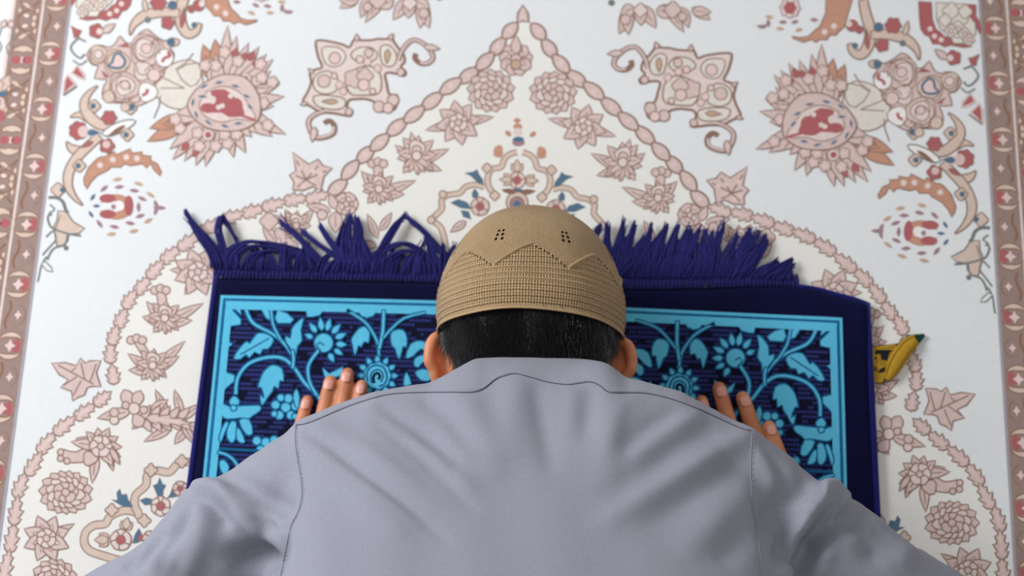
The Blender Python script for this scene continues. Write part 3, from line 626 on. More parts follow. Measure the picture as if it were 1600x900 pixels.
def tube_mesh(paths, r, n=6, flat=1.0):
    V, F = [], []
    for path, rad in paths:
        P = np.array(path, float); T = np.gradient(P, axis=0); T /= np.linalg.norm(T, axis=1, keepdims=True)+1e-12
        up = np.array([0, 0, 1.0]); A = np.cross(T, up); A /= np.linalg.norm(A, axis=1, keepdims=True)+1e-9; B = np.cross(A, T)
        b = len(V); rr = np.array(rad)*np.ones(len(P))
        for i in range(len(P)):
            for k in range(n):
                a = 2*math.pi*k/n; V.append(P[i]+A[i]*rr[i]*math.cos(a)+B[i]*rr[i]*flat*math.sin(a))
        for i in range(len(P)-1):
            for k in range(n): F.append((b+i*n+k, b+i*n+(k+1) % n, b+(i+1)*n+(k+1) % n, b+(i+1)*n+k))
        F.append(tuple(b+k for k in range(n))[::-1]); F.append(tuple(b+(len(P)-1)*n+k for k in range(n)))
    return V, F
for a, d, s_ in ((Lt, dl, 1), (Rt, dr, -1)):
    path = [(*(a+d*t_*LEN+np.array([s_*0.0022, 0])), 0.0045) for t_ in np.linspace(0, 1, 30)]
    V, F = tube_mesh([(path, 0.0034)], 0, 8, 1.15); mesh_obj('lit_edge_strip', V, F, VE, mat, smooth=True)  # added side strips, their lighter blue paints the lit edge of the pile
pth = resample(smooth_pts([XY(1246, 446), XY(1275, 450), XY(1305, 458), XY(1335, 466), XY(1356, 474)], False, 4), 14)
V, F = tube_mesh([([(*q, 0.0046) for q in pth], 0.0026)], 0, 8, 1.2); mesh_obj('lit_edge_strip', V, F, VE, mat, smooth=True)  # same painted lit edge, carried along the top right
# ---- woven picture, raised light pile on the dark field
AX0, AX1 = XY(829.5, 474), XY(820, 743); adir = (AX1-AX0)/np.linalg.norm(AX1-AX0); anrm = np.array([-adir[1], adir[0]])
class MatPrint(Print):
    def fill(s, pts, mat=0, out=1, w=1.6, sm=0, z=None, h=0.0009):
        if sm: pts = smooth_pts(pts, True, sm)
        P = np.array([XY(x, y) for x, y in pts]); P2 = np.roll(P, -1, 0)
        if (P[:, 0]*P2[:, 1]-P2[:, 0]*P[:, 1]).sum() < 0: P = P[::-1]
        b = len(s.v); N = len(P); zt = s.z0+h+s.lv*0.000015
        s.v += [(x, y, zt) for x, y in P]+[(x, y, s.z0-0.0002) for x, y in P]
        s.f.append(tuple(range(b, b+N))); s.m.append(mat)
        for i in range(N): s.f.append((b+i, b+N+i, b+N+(i+1) % N, b+(i+1) % N)); s.m.append(1)
        s.lv += 1
        if out and mat == 0: s.line(P, 1.7, 1, True, world=True)
    def _add(s, pts, mat, tri=None):
        b = len(s.v); z = s.z0+0.0009+s.lv*0.000015; s.v += [(x, y, z) for x, y in pts]
        for q in (tri or [tuple(range(len(pts)))]): s.f.append(tuple(b+i for i in q)); s.m.append(mat if isinstance(mat, int) else 1)
    @staticmethod
    def W(pts): return np.array([XY(x, y) for x, y in pts])
    def stem(s, pts, w=16/2.727, mat=0, both=True):
        c = smooth_pts(pts, False, 4); N = len(c); t_ = np.gradient(c, axis=0); t_ /= np.linalg.norm(t_, axis=1, keepdims=True)
        n = np.stack([t_[:, 1], -t_[:, 0]], 1); s.fill(list(c+n*w/2)+list((c-n*w/2)[::-1]), mat)
    def build(s, parent, mirror=False, name=None):
        v = []
        for x, y, z in s.v:
            if mirror: q = np.array([x, y]); q = q-2*np.dot(q-AX0, anrm)*anrm; x, y = q
            v.append((x, y, z))
        f = [tuple(reversed(q)) for q in s.f] if mirror else s.f
        return mesh_obj(name or s.name, v, f, MM, parent, s.m)
FZ = MZ+0.0004
fa, fb = XY(353, 469), XY(1306, 494)
def along(q, k): return q+adir*k
fld = [fa, fb, along(fb, 0.95), along(fa, 0.95)]
V = [(x, y, FZ) for x, y in fld]; mesh_obj('field_weave', V, [(3, 2, 1, 0)], VG, mat)
P = MatPrint('frame_stripe', FZ)
def bar(a, b, wpx, mat=0, dy=0):
    P.fill([(a[0], a[1]-wpx/2), (b[0], b[1]-wpx/2), (b[0], b[1]+wpx/2), (a[0], a[1]+wpx/2)], mat, out=0)
def wpoly(q, mat=0):
    s0 = len(P.v); P.v += [(x, y, FZ+0.0009+P.lv*0.000015) for x, y in q]; P.f.append((s0, s0+1, s0+2, s0+3)); P.m.append(mat); P.lv += 1
def vbar(xa, xb, y, mt): a, b = XY(xa, y), XY(xb, y); wpoly([along(a, 0.95), along(b, 0.95), b, a], mt)
for (xa, ya, wh, xb_, mt) in ((345, 464.0, 4.6, 351, 0), (349, 468.6, 4.4, 355, 1), (353, 477.0, 13, 364, 0)):
    bar((xa, ya), (829.5, ya+12.2), wh, mt); P.v = P.v; vbar(xa, xb_, ya, mt)
P.build(mat); P.build(mat, mirror=True)
K = lambda x, y: (280+x/2.727, 450+y/2.727)
def mpart(fn, name='woven_flower'):
    P = MatPrint(name, FZ); fn(P); P.build(mat); P.build(mat, mirror=True)
def S(P, *q, w=15): P.stem([K(*p) for p in q], w/2.727)
def L(P, *q, sm=2): P.fill([K(*p) for p in q], 0, sm=sm)
def m1(P):
    S(P, (285, 92), (315, 150), (395, 195), (450, 240), (490, 300)); S(P, (392, 90), (402, 160), (435, 225), w=13)
    S(P, (242, 455), (250, 385), (295, 325), (370, 298), (440, 300), (490, 340), (535, 405), (590, 458), (604, 490), w=16); S(P, (484, 345), (488, 300), (484, 265), w=15)
    S(P, (588, 460), (556, 400), (552, 330), (598, 262), w=15)
def m2(P):
    L(P, (232, 300), (262, 252), (290, 228), (300, 238), (325, 203), (345, 192), (385, 200), (404, 225), (380, 262), (358, 262), (345, 285), (322, 275), (300, 300), (285, 285), (262, 305))
    P.line([K(262, 285), K(385, 215)], 1.8, 1)
def m3(P): L(P, (485, 285), (455, 235), (455, 205), (475, 215), (480, 175), (510, 140), (532, 132), (520, 180), (525, 225), (505, 250), (500, 285))
def m4(P):
    x, y = K(616, 235); P.disc(x, y, 15, 0, lob=0)
    for a, r0, L_, wd in ((155, 18, 15, 9), (125, 19, 20, 10), (98, 19, 22, 10), (75, 19, 21, 10), (48, 19, 21, 10), (22, 19, 20, 10), (-5, 19, 18, 10), (-32, 19, 17, 9), (-62, 18, 17, 10)):
        P.petal(x+r0*math.cos(math.radians(a)), y-r0*math.sin(math.radians(a)), a, L_, wd, 0, 'point')
    P.line([K(600, 270), K(585, 245), K(600, 232), K(618, 245)], 1.8, 1)
def m5(P): L(P, (350, 500), (345, 455), (362, 470), (350, 425), (335, 425), (352, 372), (372, 345), (400, 328), (440, 345), (446, 400), (430, 395), (425, 430), (405, 420), (400, 440), (380, 465), (365, 490))
def m6(P):
    for dx, dy, r in ((0, 0, 8), (-16, -4, 7), (-10, 12, 7), (8, 12, 7), (15, -2, 7), (4, -14, 7), (-8, -15, 6), (-18, 10, 5), (14, 14, 5)): P.disc(455/2.727+280+dx, 450+510/2.727+dy, r, 0)
    L(P, (485, 470), (500, 430), (515, 470), (505, 520))
def m7(P):
    L(P, (215, 480), (235, 460), (258, 480), (252, 500), (220, 500)); L(P, (182, 490), (215, 505), (340, 500), (345, 525), (315, 545), (295, 560), (262, 555), (205, 560), (180, 540))
    x, y = K(233, 512); P.disc(x, y, 5, 0)
    L(P, (222, 570), (245, 575), (242, 640), (225, 662), (205, 640), (205, 605)); L(P, (200, 570), (212, 580), (195, 620), (178, 660), (170, 640), (182, 600)); L(P, (255, 565), (300, 560), (315, 620), (285, 625)); L(P, (245, 600), (262, 605), (282, 655), (265, 662), (245, 645))
def m8(P):
    L(P, (750, 290), (738, 245), (735, 215), (765, 175), (790, 165), (812, 190), (808, 235), (790, 230), (775, 255), (765, 245)); L(P, (900, 200), (920, 180), (955, 180), (972, 215), (968, 255), (955, 250), (940, 305), (925, 280), (920, 260), (905, 245))
    S(P, (715, 95), (790, 145), (830, 200), (848, 245), (852, 300), w=13); S(P, (872, 95), (870, 150), (866, 200), (852, 262), w=16); S(P, (1050, 105), (960, 130), (905, 175), (870, 215), w=12)
def m9(P):
    x, y = K(845, 375)
    for a in range(0, 360, 30): P.petal(x+20*math.cos(math.radians(a)), y+20*math.sin(math.radians(a)), -a, 13, 9, 0, 'point')
    P.disc(x, y, 21, 0, lob=9, amp=0.05, n=40)
    P.line(smooth_pts([(x-15, y+10), (x-16, y-6), (x-5, y-16), (x+9, y-13), (x+15, y), (x+12, y+12), (x+2, y+17)], False), 2.4, 1)
    P.line(smooth_pts([(x-9, y+12), (x-10, y-2), (x-2, y-9), (x+6, y-7), (x+9, y+2), (x+5, y+10)], False), 2.2, 1)
    P.line(smooth_pts([(x-5, y+12), (x-6, y+1), (x, y-4), (x+4, y+1), (x+1, y+6)], False), 3.4, 2)
def m10(P):
    for q in (((965, 300), (985, 240), (1030, 225), (1070, 245), (1075, 275), (1030, 262), (1000, 290)), ((1005, 300), (1040, 285), (1075, 300), (1070, 330), (1040, 318), (1020, 340), (1000, 330)), ((1005, 360), (1040, 345), (1075, 360), (1070, 395), (1030, 395)),
              ((955, 415), (968, 358), (990, 410))): L(P, *q, sm=2)
    for k in range(5): x, y = K(1110+k*32, 330+20*math.sin(k)); P.disc(x, y, 10, 0, lob=5)
M11 = (((185, 370), (205, 360), (238, 372), (235, 400), (205, 425), (190, 440), (180, 400)), ((190, 228), (215, 232), (230, 240), (215, 252), (190, 250)), ((420, 95), (460, 108), (490, 135), (475, 152), (420, 152), (408, 130)), ((350, 92), (380, 92), (395, 120), (400, 145), (370, 130)),
              ((540, 90), (620, 90), (600, 118), (570, 125), (545, 125)), ((760, 95), (840, 95), (830, 120), (800, 130), (775, 120)), ((210, 90), (225, 90), (265, 135), (262, 158), (215, 165)), ((235, 90), (262, 90), (266, 118)), ((610, 340), (640, 365), (700, 335), (690, 375), (640, 390), (620, 380)))
def m12(P):
    for dx, dy, r in ((0, 0, 8), (-14, -3, 7), (13, -4, 7), (-8, 11, 7), (10, 10, 7)): P.disc(280+370/2.727+dx, 450+660/2.727+dy, r, 0)
    S(P, (165, 700), (210, 715), (245, 750), (260, 800), w=14); L(P, (172, 740), (195, 735), (215, 765), (200, 800), (178, 780)); S(P, (170, 685), (340, 695), (400, 690), w=5)
for fn, nm in ((m1, 'woven_vine'), (m2, 'woven_leaf'), (m3, 'woven_leaf'), (m4, 'woven_flower'), (m5, 'woven_leaf'), (m6, 'woven_flower'), (m7, 'woven_flower'), (m8, 'woven_vine'), (m9, 'woven_flower'), (m10, 'woven_flower'), (m12, 'woven_flower')): mpart(fn, nm)
for q_ in M11: mpart(lambda P, q=q_: L(P, *q, sm=1), 'woven_leaf')
# ---- fringe: ribbed heading and tassels of loose threads
head = [XY(336, 425), XY(500, 427), XY(684, 431), XY(830, 437), XY(977, 441), XY(1120, 439), XY(1205, 437), XY(1246, 439)]
hc = resample(smooth_pts(head, False, 5), 150); up_ = -adir
paths = []
for i, q in enumerate(hc):
    o = up_*0.0065; j = RNG.normal(0, 0.0002, 2)
    paths.append(([(*(q-o+j), 0.0060), (*(q-o*0.3+j), 0.0068), (*(q+o*0.5+j), 0.0056), (*(q+o*1.3+j), 0.0035)], [0.0016, 0.0021, 0.0021, 0.0013]))
V, F = tube_mesh(paths, 0, 6, 0.8); tag(mesh_obj('fringe_heading', V, F, VF, mat, smooth=True), kind='stuff')
def tassel(ctrl, n=8, spread=6, rad=0.00125, zt=0.006):
    n = int(n*1.7); rad *= 1.12; spread *= 1.15
    """ctrl: photo points from the heading to the tip"""
    paths = []
    for k in range(n):
        f = (k/(max(1, n-1))-0.5)*2; pts = []
        for i, (x, y) in enumerate(ctrl):
            u = i/(len(ctrl)-1); s_ = spread*(0.9+0.3*math.sin(3*u))*(1-0.75*u)
            pts.append(np.array([x+f*s_+RNG.normal(0, 1.2), y+RNG.normal(0, 1.5)*u+(RNG.normal(0, 4) if i == len(ctrl)-1 else 0)]))
        c = smooth_pts(pts, False, 4); N = len(c); u = np.linspace(0, 1, N)
        z = 0.0045+zt*np.sin(np.pi*np.clip(u*0.9+0.08, 0, 1))*RNG.uniform(0.4, 1.2)*(1-0.3*u)
        P3 = [(*XY(x, y, zz), zz) for (x, y), zz in zip(c, z)]
        paths.append((P3, rad*RNG.uniform(0.75, 1.15)*(1-0.55*u**2)))
    V, F = tube_mesh(paths, 0, 5, 0.9)
    mesh_obj('tassel', V, F, VF, mat, smooth=True)
LT = [([(337, 419), (332, 397), (310, 364), (289, 331)], 10, 7), ([(345, 419), (341, 398), (322, 370), (300, 348)], 8, 5), ([(350, 419), (348, 385), (341, 360), (347, 338), (356, 352), (372, 378)], 8, 5), ([(352, 414), (362, 392), (388, 378), (430, 382), (470, 398)], 12, 9),
      ([(362, 418), (372, 396), (400, 384), (440, 390), (478, 404)], 10, 8), ([(380, 419), (398, 398), (424, 392), (462, 400)], 8, 7), ([(510, 417), (485, 392), (463, 368), (437, 345)], 9, 5), ([(545, 418), (515, 394), (490, 376), (470, 360)], 8, 4),
      ([(562, 418), (535, 398), (515, 378), (499, 352)], 8, 6), ([(548, 420), (536, 395), (538, 365), (545, 338)], 12, 14), ([(562, 420), (556, 392), (560, 362), (556, 342)], 10, 10), ([(580, 420), (570, 395), (562, 372), (552, 350)], 9, 8),
      ([(572, 408), (592, 396), (606, 372), (622, 348), (632, 338)], 9, 6), ([(698, 402), (680, 384), (662, 362), (645, 346), (632, 338)], 9, 5), ([(575, 408), (600, 390), (630, 380), (655, 392), (668, 412)], 10, 9), ([(588, 418), (612, 400), (640, 392), (665, 402)], 9, 8),
      ([(690, 424), (678, 404), (672, 385), (664, 372)], 8, 6)]
for c_, n_, s_ in LT: tassel(c_, n_, s_)
for k in range(30):                      # short threads lying right over the heading
    x = 342+k*12+RNG.uniform(-3, 3); d = RNG.uniform(-22, 26); h = RNG.uniform(22, 42)
    if 500 < x < 516 or 535 < x < 548: h = 14
    tassel([(x, 421+(x-336)*0.035), (x+d*0.3, 421-h*0.5), (x+d, 421-h)], 5, 6, 0.0012)
RT = [((905, 430), (915, 395), (938, 352)), ((925, 430), (945, 395), (950, 350)), ((945, 434), (962, 395), (975, 348)), ((975, 434), (978, 398), (992, 350)), ((1000, 436), (1005, 400), (1018, 352)), ((985, 434), (1002, 402), (1040, 358)), ((1012, 436), (1026, 398), (1042, 352)), ((1030, 436), (1042, 398), (1060, 352)),
      ((1048, 436), (1058, 398), (1078, 354)), ((1064, 436), (1074, 396), (1094, 356)), ((1084, 436), (1098, 400), (1102, 362)), ((1106, 436), (1116, 396), (1131, 352)), ((1094, 436), (1106, 395), (1114, 364)), ((1124, 436), (1134, 404), (1152, 366)), ((1134, 436), (1150, 402), (1172, 362)), ((1146, 438), (1166, 404), (1198, 374)),
      ((1140, 436), (1158, 398), (1186, 364)), ((1160, 434), (1178, 410), (1198, 378)), ((1185, 436), (1204, 420), (1238, 408)), ((1206, 438), (1218, 424), (1240, 412)), ((1224, 440), (1228, 428), (1236, 418)), ((1180, 436), (1196, 418), (1216, 410)), ((955, 434), (985, 400), (1008, 370)), ((1018, 436), (1040, 410), (1060, 380)), ((1070, 436), (1090, 404), (1122, 382))]
for c_ in RT:
    tassel([c_[0], (0.5*(c_[0][0]+c_[1][0])-2, 0.5*(c_[0][1]+c_[1][1])), c_[1], c_[2]], 10, 10)
    if c_[2][1] < 372: tassel([(c_[0][0]+7, c_[0][1]), (c_[1][0]+4, c_[1][1]+8), (c_[2][0]+RNG.uniform(-16, 4), c_[2][1]+RNG.uniform(8, 26))], 6, 8)
for k in range(8): x = 700+k*26; tassel([(x, 432), (x+4, 405), (x+10, 385)], 6, 9)
# ---- small folded cloth label sewn to the right edge
YL = plain('label_yellow', (176, 138, 42), 0.8, 0.15, (700, 0.2)); LK = plain('label_black', (22, 26, 30), 0.8, 0.2); LG = plain('label_green', (16, 58, 48), 0.8, 0.2); OC = plain('label_ochre', (150, 108, 24), 0.8, 0.2)
tg = empty('sewn_label', (XY(1368, 560)[0], XY(1368, 560)[1], 0.0)); del tg
lab = empty('cloth_label', (*XY(1368, 562, 0.003), 0.003)); tag(lab, 'small folded yellow and black cloth label at the right edge of the mat', 'label')
J = lambda x, y: (1340+x/7.5, 500+y/7.5)
def slab(name, pts, z0, z1, m, par, sm=0):
    if sm: pts = smooth_pts(pts, True, sm)
    P = np.array([XY(*J(*q), z1) for q in pts]); P2 = np.roll(P, -1, 0)
    if (P[:, 0]*P2[:, 1]-P2[:, 0]*P[:, 1]).sum() < 0: P = P[::-1]
    N = len(P); V = [(x, y, z1) for x, y in P]+[(x, y, z0) for x, y in P]
    F = [tuple(range(N)), tuple(range(2*N-1, N-1, -1))]+[(i, N+i, N+(i+1) % N, (i+1) % N) for i in range(N)]
    return mesh_obj(name, V, F, m, par)
slab('label_back', ((150, 312), (470, 275), (590, 175), (780, 160), (792, 190), (735, 262), (560, 480), (300, 735), (150, 742)), 0.0008, 0.0022, LG, lab)
slab('label_face', ((140, 326), (300, 300), (430, 285), (480, 330), (420, 520), (330, 650), (290, 732), (140, 730)), 0.0022, 0.0030, YL, lab)
for q in (((215, 350), (400, 352), (415, 362), (380, 372), (345, 480), (300, 470), (275, 460), (270, 400), (200, 400)), ((255, 590), (300, 560), (330, 555), (335, 605), (240, 622)), ((195, 540), (235, 560), (240, 600), (200, 600)), ((205, 430), (235, 440), (225, 470), (205, 460))): slab('black_ground', q, 0.0030, 0.0034, LK, lab)
def wl(name, pts, r, m, z=0.0036, par=None):
    P3 = [(*XY(*J(*q), z), z) for q in smooth_pts(pts, False, 4)]; V, F = tube_mesh([(P3, r)], 0, 5, 0.5); return mesh_obj(name, V, F, m, par or lab, smooth=True)
wl('emblem_stroke', [(215, 490), (240, 450), (270, 470), (255, 510), (290, 500), (330, 500), (320, 540), (270, 560), (230, 590), (212, 560)], 0.0006, YL); wl('emblem_stroke', [(260, 410), (240, 440), (250, 480)], 0.0005, YL); wl('emblem_stroke', [(300, 480), (285, 520), (300, 560)], 0.0005, YL)
for k in range(3): wl('border_thread', [(200, 345+k*16), (300, 325+k*16), (430, 305+k*10)], 0.0002, OC, 0.0031); wl('border_thread', [(205, 650+k*22), (290, 652+k*22)], 0.0002, OC, 0.0031)
# rolled flap
ax = [(345, 700), (400, 600), (450, 500), (520, 390), (600, 290), (690, 225)]; wd = [40, 82, 98, 100, 92, 62]; V, F = [], []
c = smooth_pts(ax, False, 4); wdt = np.interp(np.linspace(0, 1, len(c)), np.linspace(0, 1, 6), wd); tt = np.gradient(c, axis=0); tt /= np.linalg.norm(tt, axis=1, keepdims=True); n_ = np.stack([tt[:, 1], -tt[:, 0]], 1)
for i in range(len(c)):
    for k in range(13):
        a = math.pi*k/12; q = c[i]+n_[i]*wdt[i]*math.cos(a); z = 0.0026+0.0062*math.sin(a)*(0.55+0.45*math.sin(math.pi*i/len(c)))
        V.append((*XY(*J(*q), z), z))
for i in range(len(c)-1):
    for k in range(12): a = i*13+k; F.append((a, a+1, a+14, a+13))
fo = mesh_obj('rolled_fold', V, F, YL, lab, smooth=True); fo.modifiers.new('thick', 'SOLIDIFY').thickness = 0.0006
for k, off in enumerate((-0.75, -0.62, 0.6, 0.72)):
    V2 = []
    for i in range(1, len(c)-1):
        a = math.acos(off); q = c[i]+n_[i]*wdt[i]*off; z = 0.0030+0.0062*math.sin(a)*(0.55+0.45*math.sin(math.pi*i/len(c))); V2.append((*XY(*J(*q), z), z))
    V, F = tube_mesh([(V2, 0.00025)], 0, 5); mesh_obj('border_thread', V, F, OC, lab, smooth=True)
for dy in (-28, -10, 8, 26): 
    P3 = []
    for dx in (-40, -14, 14, 40): q = (600+dx, 335+dy+0.1*dx); z = 0.0096; P3.append((*XY(*J(*q), z), z))
# ------------------------------------------------------------------ the kneeling person
BX = 0.0155
person = empty('person', (BX, -0.1, MZ))
tag(person, 'person in grey shirt and tan knitted cap bowing face down, hands on the blue mat', 'person')
skin = NT('skin'); p = skin.pos(); n1 = skin.noise(45, 4, p); n2 = skin.noise(420, 3, p)
skin.link(skin.mixc(skin.ramp(n1, 0.35, 0.65), srgb(188, 118, 80), srgb(212, 142, 104)), skin.b.inputs['Base Color'])
skin.b.inputs['Roughness'].default_value = 0.48; skin.b.inputs['Specular IOR Level'].default_value = 0.4
skin.b.inputs['Subsurface Weight'].default_value = 0.25; skin.b.inputs['Subsurface Radius'].default_value = (0.010, 0.0035, 0.0018); skin.b.inputs['Subsurface Scale'].default_value = 1.0
skin.bump(n2, 0.18, 0.0006); SK = skin.m
def ellipsoid(c, r, seg=32, rings=20, rot=None):
    V, F = [], []
    for i in range(1, rings):
        a = math.pi*i/rings
        for k in range(seg): b = 2*math.pi*k/seg; V.append(np.array([r[0]*math.sin(a)*math.cos(b), r[1]*math.sin(a)*math.sin(b), r[2]*math.cos(a)]))
    V += [np.array([0, 0, r[2]]), np.array([0, 0, -r[2]])]
    for i in range(rings-2):
        for k in range(seg): F.append((i*seg+k, (i+1)*seg+k, (i+1)*seg+(k+1) % seg, i*seg+(k+1) % seg))
    t, b = len(V)-2, len(V)-1
    for k in range(seg): F.append((t, k, (k+1) % seg)); F.append((b, (rings-2)*seg+(k+1) % seg, (rings-2)*seg+k))
    R = np.array(rot) if rot is not None else np.eye(3)
    return [R.T @ v+np.array(c) if rot is not None else v+np.array(c) for v in V], F
def limb(pts, rad, seg=20, sub=5, flat=1.0):
    P = smooth_pts(pts, False, sub); n = len(P); R = np.interp(np.linspace(0, 1, n), np.linspace(0, 1, len(rad)), rad)
    # round ends
    T = np.gradient(P, axis=0); T /= np.linalg.norm(T, axis=1, keepdims=True)
    Q, W = [], []
    for a in (80, 60, 40, 20): Q.append(P[0]-T[0]*R[0]*math.sin(math.radians(a))); W.append(R[0]*math.cos(math.radians(a)))
    Q += list(P); W += list(R)
    for a in (20, 40, 60, 80): Q.append(P[-1]+T[-1]*R[-1]*math.sin(math.radians(a))); W.append(R[-1]*math.cos(math.radians(a)))
    TT = np.concatenate([np.repeat(T[:1], 4, 0), T, np.repeat(T[-1:], 4, 0)]); V, F = [], []
    ref = np.array([0, 0, 1.0]) if abs(TT[:, 2]).mean() < 0.8 else np.array([1.0, 0, 0])
    for q, w_, t_ in zip(Q, W, TT):
        A = np.cross(t_, ref); A /= np.linalg.norm(A); B = np.cross(A, t_)
        for k in range(seg): a = 2*math.pi*k/seg; V.append(q+A*w_*math.cos(a)+B*w_*flat*math.sin(a))
    for i in range(len(Q)-1):
        for k in range(seg): F.append((i*seg+k, i*seg+(k+1) % seg, (i+1)*seg+(k+1) % seg, (i+1)*seg+k))
    F.append(tuple(range(seg))[::-1]); F.append(tuple(range((len(Q)-1)*seg, len(Q)*seg)))
    return V, F
def union(name, shapes, vox, mat_, parent, smooth_it=6, fac=0.5):
    V, F = [], []
    for v, f in shapes:
        b = len(V); V += list(v); F += [tuple(b+i for i in q) for q in f]
    me = bpy.data.meshes.new('tmp'); me.from_pydata([tuple(map(float, v)) for v in V], [], F); me.update()
    bm = bmesh.new(); bm.from_mesh(me); bmesh.ops.recalc_face_normals(bm, faces=bm.faces); bm.to_mesh(me); bm.free()
    o = bpy.data.objects.new('tmp', me); C.objects.link(o)
    m = o.modifiers.new('r', 'REMESH'); m.mode = 'VOXEL'; m.voxel_size = vox; m.adaptivity = 0
    s = o.modifiers.new('s', 'SMOOTH'); s.iterations = smooth_it; s.factor = fac
    dg = bpy.context.evaluated_depsgraph_get(); dg.update(); ev = o.evaluated_get(dg)
    me2 = bpy.data.meshes.new_from_object(ev); me2.name = name
    bpy.data.objects.remove(o); bpy.data.meshes.remove(me)
    me2.materials.clear(); me2.materials.append(mat_); me2.polygons.foreach_set('use_smooth', [True]*len(me2.polygons))
    o = bpy.data.objects.new(name, me2); C.objects.link(o); o.parent = parent; o.matrix_parent_inverse = Matrix.Translation(-Vector(parent.location))
    return o
SC = np.array([BX, 0.325, 0.102]); SR = np.array([0.078, 0.118, 0.088])      # skull
sh = [ellipsoid(SC, SR), ellipsoid((BX, 0.268, 0.072), (0.060, 0.058, 0.050)), ellipsoid((BX, 0.232, 0.052), (0.034, 0.026, 0.024)),
      ellipsoid((BX, 0.345, 0.052), (0.058, 0.05, 0.042)), limb([(BX, 0.318, 0.030), (BX, 0.300, 0.022), (BX, 0.288, 0.0185)], [0.006, 0.008, 0.011]),
      ellipsoid((BX, 0.262, 0.022), (0.021, 0.0055, 0.006)), ellipsoid((BX, 0.254, 0.023), (0.018, 0.0055, 0.006)), limb([(BX-.045, 0.338, 0.028), (BX, 0.336, 0.020), (BX+.045, 0.338, 0.028)], [0.009, 0.009, 0.009]),
      limb([(BX, 0.30, 0.112), (BX, 0.25, 0.122), (BX, 0.19, 0.150)], [0.058, 0.056, 0.064])]
for s_ in (-1, 1):
    sh += [ellipsoid((BX+s_*0.030, 0.322, 0.026), (0.013, 0.010, 0.008)), ellipsoid((BX+s_*0.042, 0.292, 0.040), (0.020, 0.022, 0.018)), ellipsoid((BX+s_*0.010, 0.288, 0.020), (0.006, 0.007, 0.006))]
    # ear: bowl, rolled rim, lobe
    u = np.array([0, 0.995, 0.0])+np.array([s_*0.14, 0, 0.03]); u /= np.linalg.norm(u); wv_ = np.array([s_*0.80, 0, 0.60]); nv = np.cross(u, wv_)
    c0 = np.array([BX+s_*(0.0795 if s_ > 0 else 0.0762), 0.292, 0.098]); rim = []
    for a in np.radians(np.linspace(-62, 168, 22)): k = 1.0 if math.sin(a) > 0 else 1.1; rim.append(c0+u*0.0285*math.sin(a)*k+wv_*(0.0165*math.cos(a)+(0.002 if math.sin(a) > 0 else -0.002)))
    sh.append(limb(rim, [0.0042, 0.0050, 0.0056, 0.0060, 0.0058, 0.0048, 0.0040], 12, 2))
    sh.append(ellipsoid(c0-wv_*0.004+np.array([0, 0, -0.001]), (0.0175, 0.0290, 0.0032), rot=np.array([wv_, u, nv])))
    sh.append(ellipsoid(c0-wv_*0.016+np.array([0, -0.005, 0.006]), (0.009, 0.017, 0.010)))
    sh.append(ellipsoid(c0-u*0.032-wv_*0.001, (0.0065, 0.010, 0.006)))
body_shapes = list(sh)
# torso, arms, legs under the clothes
def loft(st, seg=40, ex=2.4, cx=BX):
    V, F = [], []
    for (y, w_, zt, zb_) in st:
        zc, h = (zt+zb_)/2, (zt-zb_)/2
        for k in range(seg):
            a = 2*math.pi*k/seg; ca, sa = math.cos(a), math.sin(a)
            V.append((cx+w_*np.sign(ca)*abs(ca)**(2/ex), y, zc+h*np.sign(sa)*abs(sa)**(2/ex)))
    for i in range(len(st)-1):
        for k in range(seg): F.append((i*seg+k, i*seg+(k+1) % seg, (i+1)*seg+(k+1) % seg, (i+1)*seg+k))
    F.append(tuple(range(seg))); F.append(tuple(range((len(st)-1)*seg, len(st)*seg))[::-1]); return V, F
body_shapes.append(loft([(0.235, 0.08, 0.195, 0.12), (0.20, 0.15, 0.225, 0.11), (0.15, 0.165, 0.26, 0.11), (0.05, 0.16, 0.325, 0.13), (-0.1, 0.145, 0.395, 0.18), (-0.24, 0.145, 0.445, 0.24), (-0.34, 0.15, 0.465, 0.26), (-0.42, 0.12, 0.44, 0.28), (-0.45, 0.05, 0.40, 0.31)], ex=2.2))
SH = {-1: np.array([-0.150, 0.170, 0.185]), 1: np.array([0.182, 0.176, 0.185])}
EL = {-1: np.array([-0.385, -0.010, 0.105]), 1: np.array([0.430, 0.000, 0.105])}
WR = {-1: np.array([-0.182, 0.135, 0.036]), 1: np.array([0.232, 0.135, 0.036])}
for s_ in (-1, 1):
    body_shapes.append(limb([SH[s_], 0.5*(SH[s_]+EL[s_]), EL[s_]], [0.040, 0.034, 0.028])); body_shapes.append(limb([EL[s_]-np.array([0, 0, 0.012]), 0.5*(EL[s_]+WR[s_])-np.array([0, 0, 0.006]), WR[s_]], [0.028, 0.026, 0.023]))
    hip, knee, ank = np.array([BX+s_*0.075, -0.34, 0.35]), np.array([BX+s_*0.10, -0.27, 0.062]), np.array([BX+s_*0.085, -0.62, 0.045])
    body_shapes.append(limb([hip, 0.5*(hip+knee)+np.array([0, -0.01, 0]), knee], [0.075, 0.065, 0.050])); body_shapes.append(limb([knee, 0.5*(knee+ank)+np.array([0, 0, 0.012]), ank], [0.048, 0.046, 0.030]))
    body_shapes.append(limb([ank, ank+np.array([0, -0.05, -0.002]), ank+np.array([0, -0.085, -0.018])], [0.030, 0.026, 0.022]))
    for k in range(5): f0 = ank+np.array([s_*(k-2)*0.013, -0.082, -0.016]); body_shapes.append(limb([f0, f0+np.array([0, 0.012, -0.012]), f0+np.array([0, 0.030, -0.014])], [0.008, 0.008, 0.0065], 10, 3))
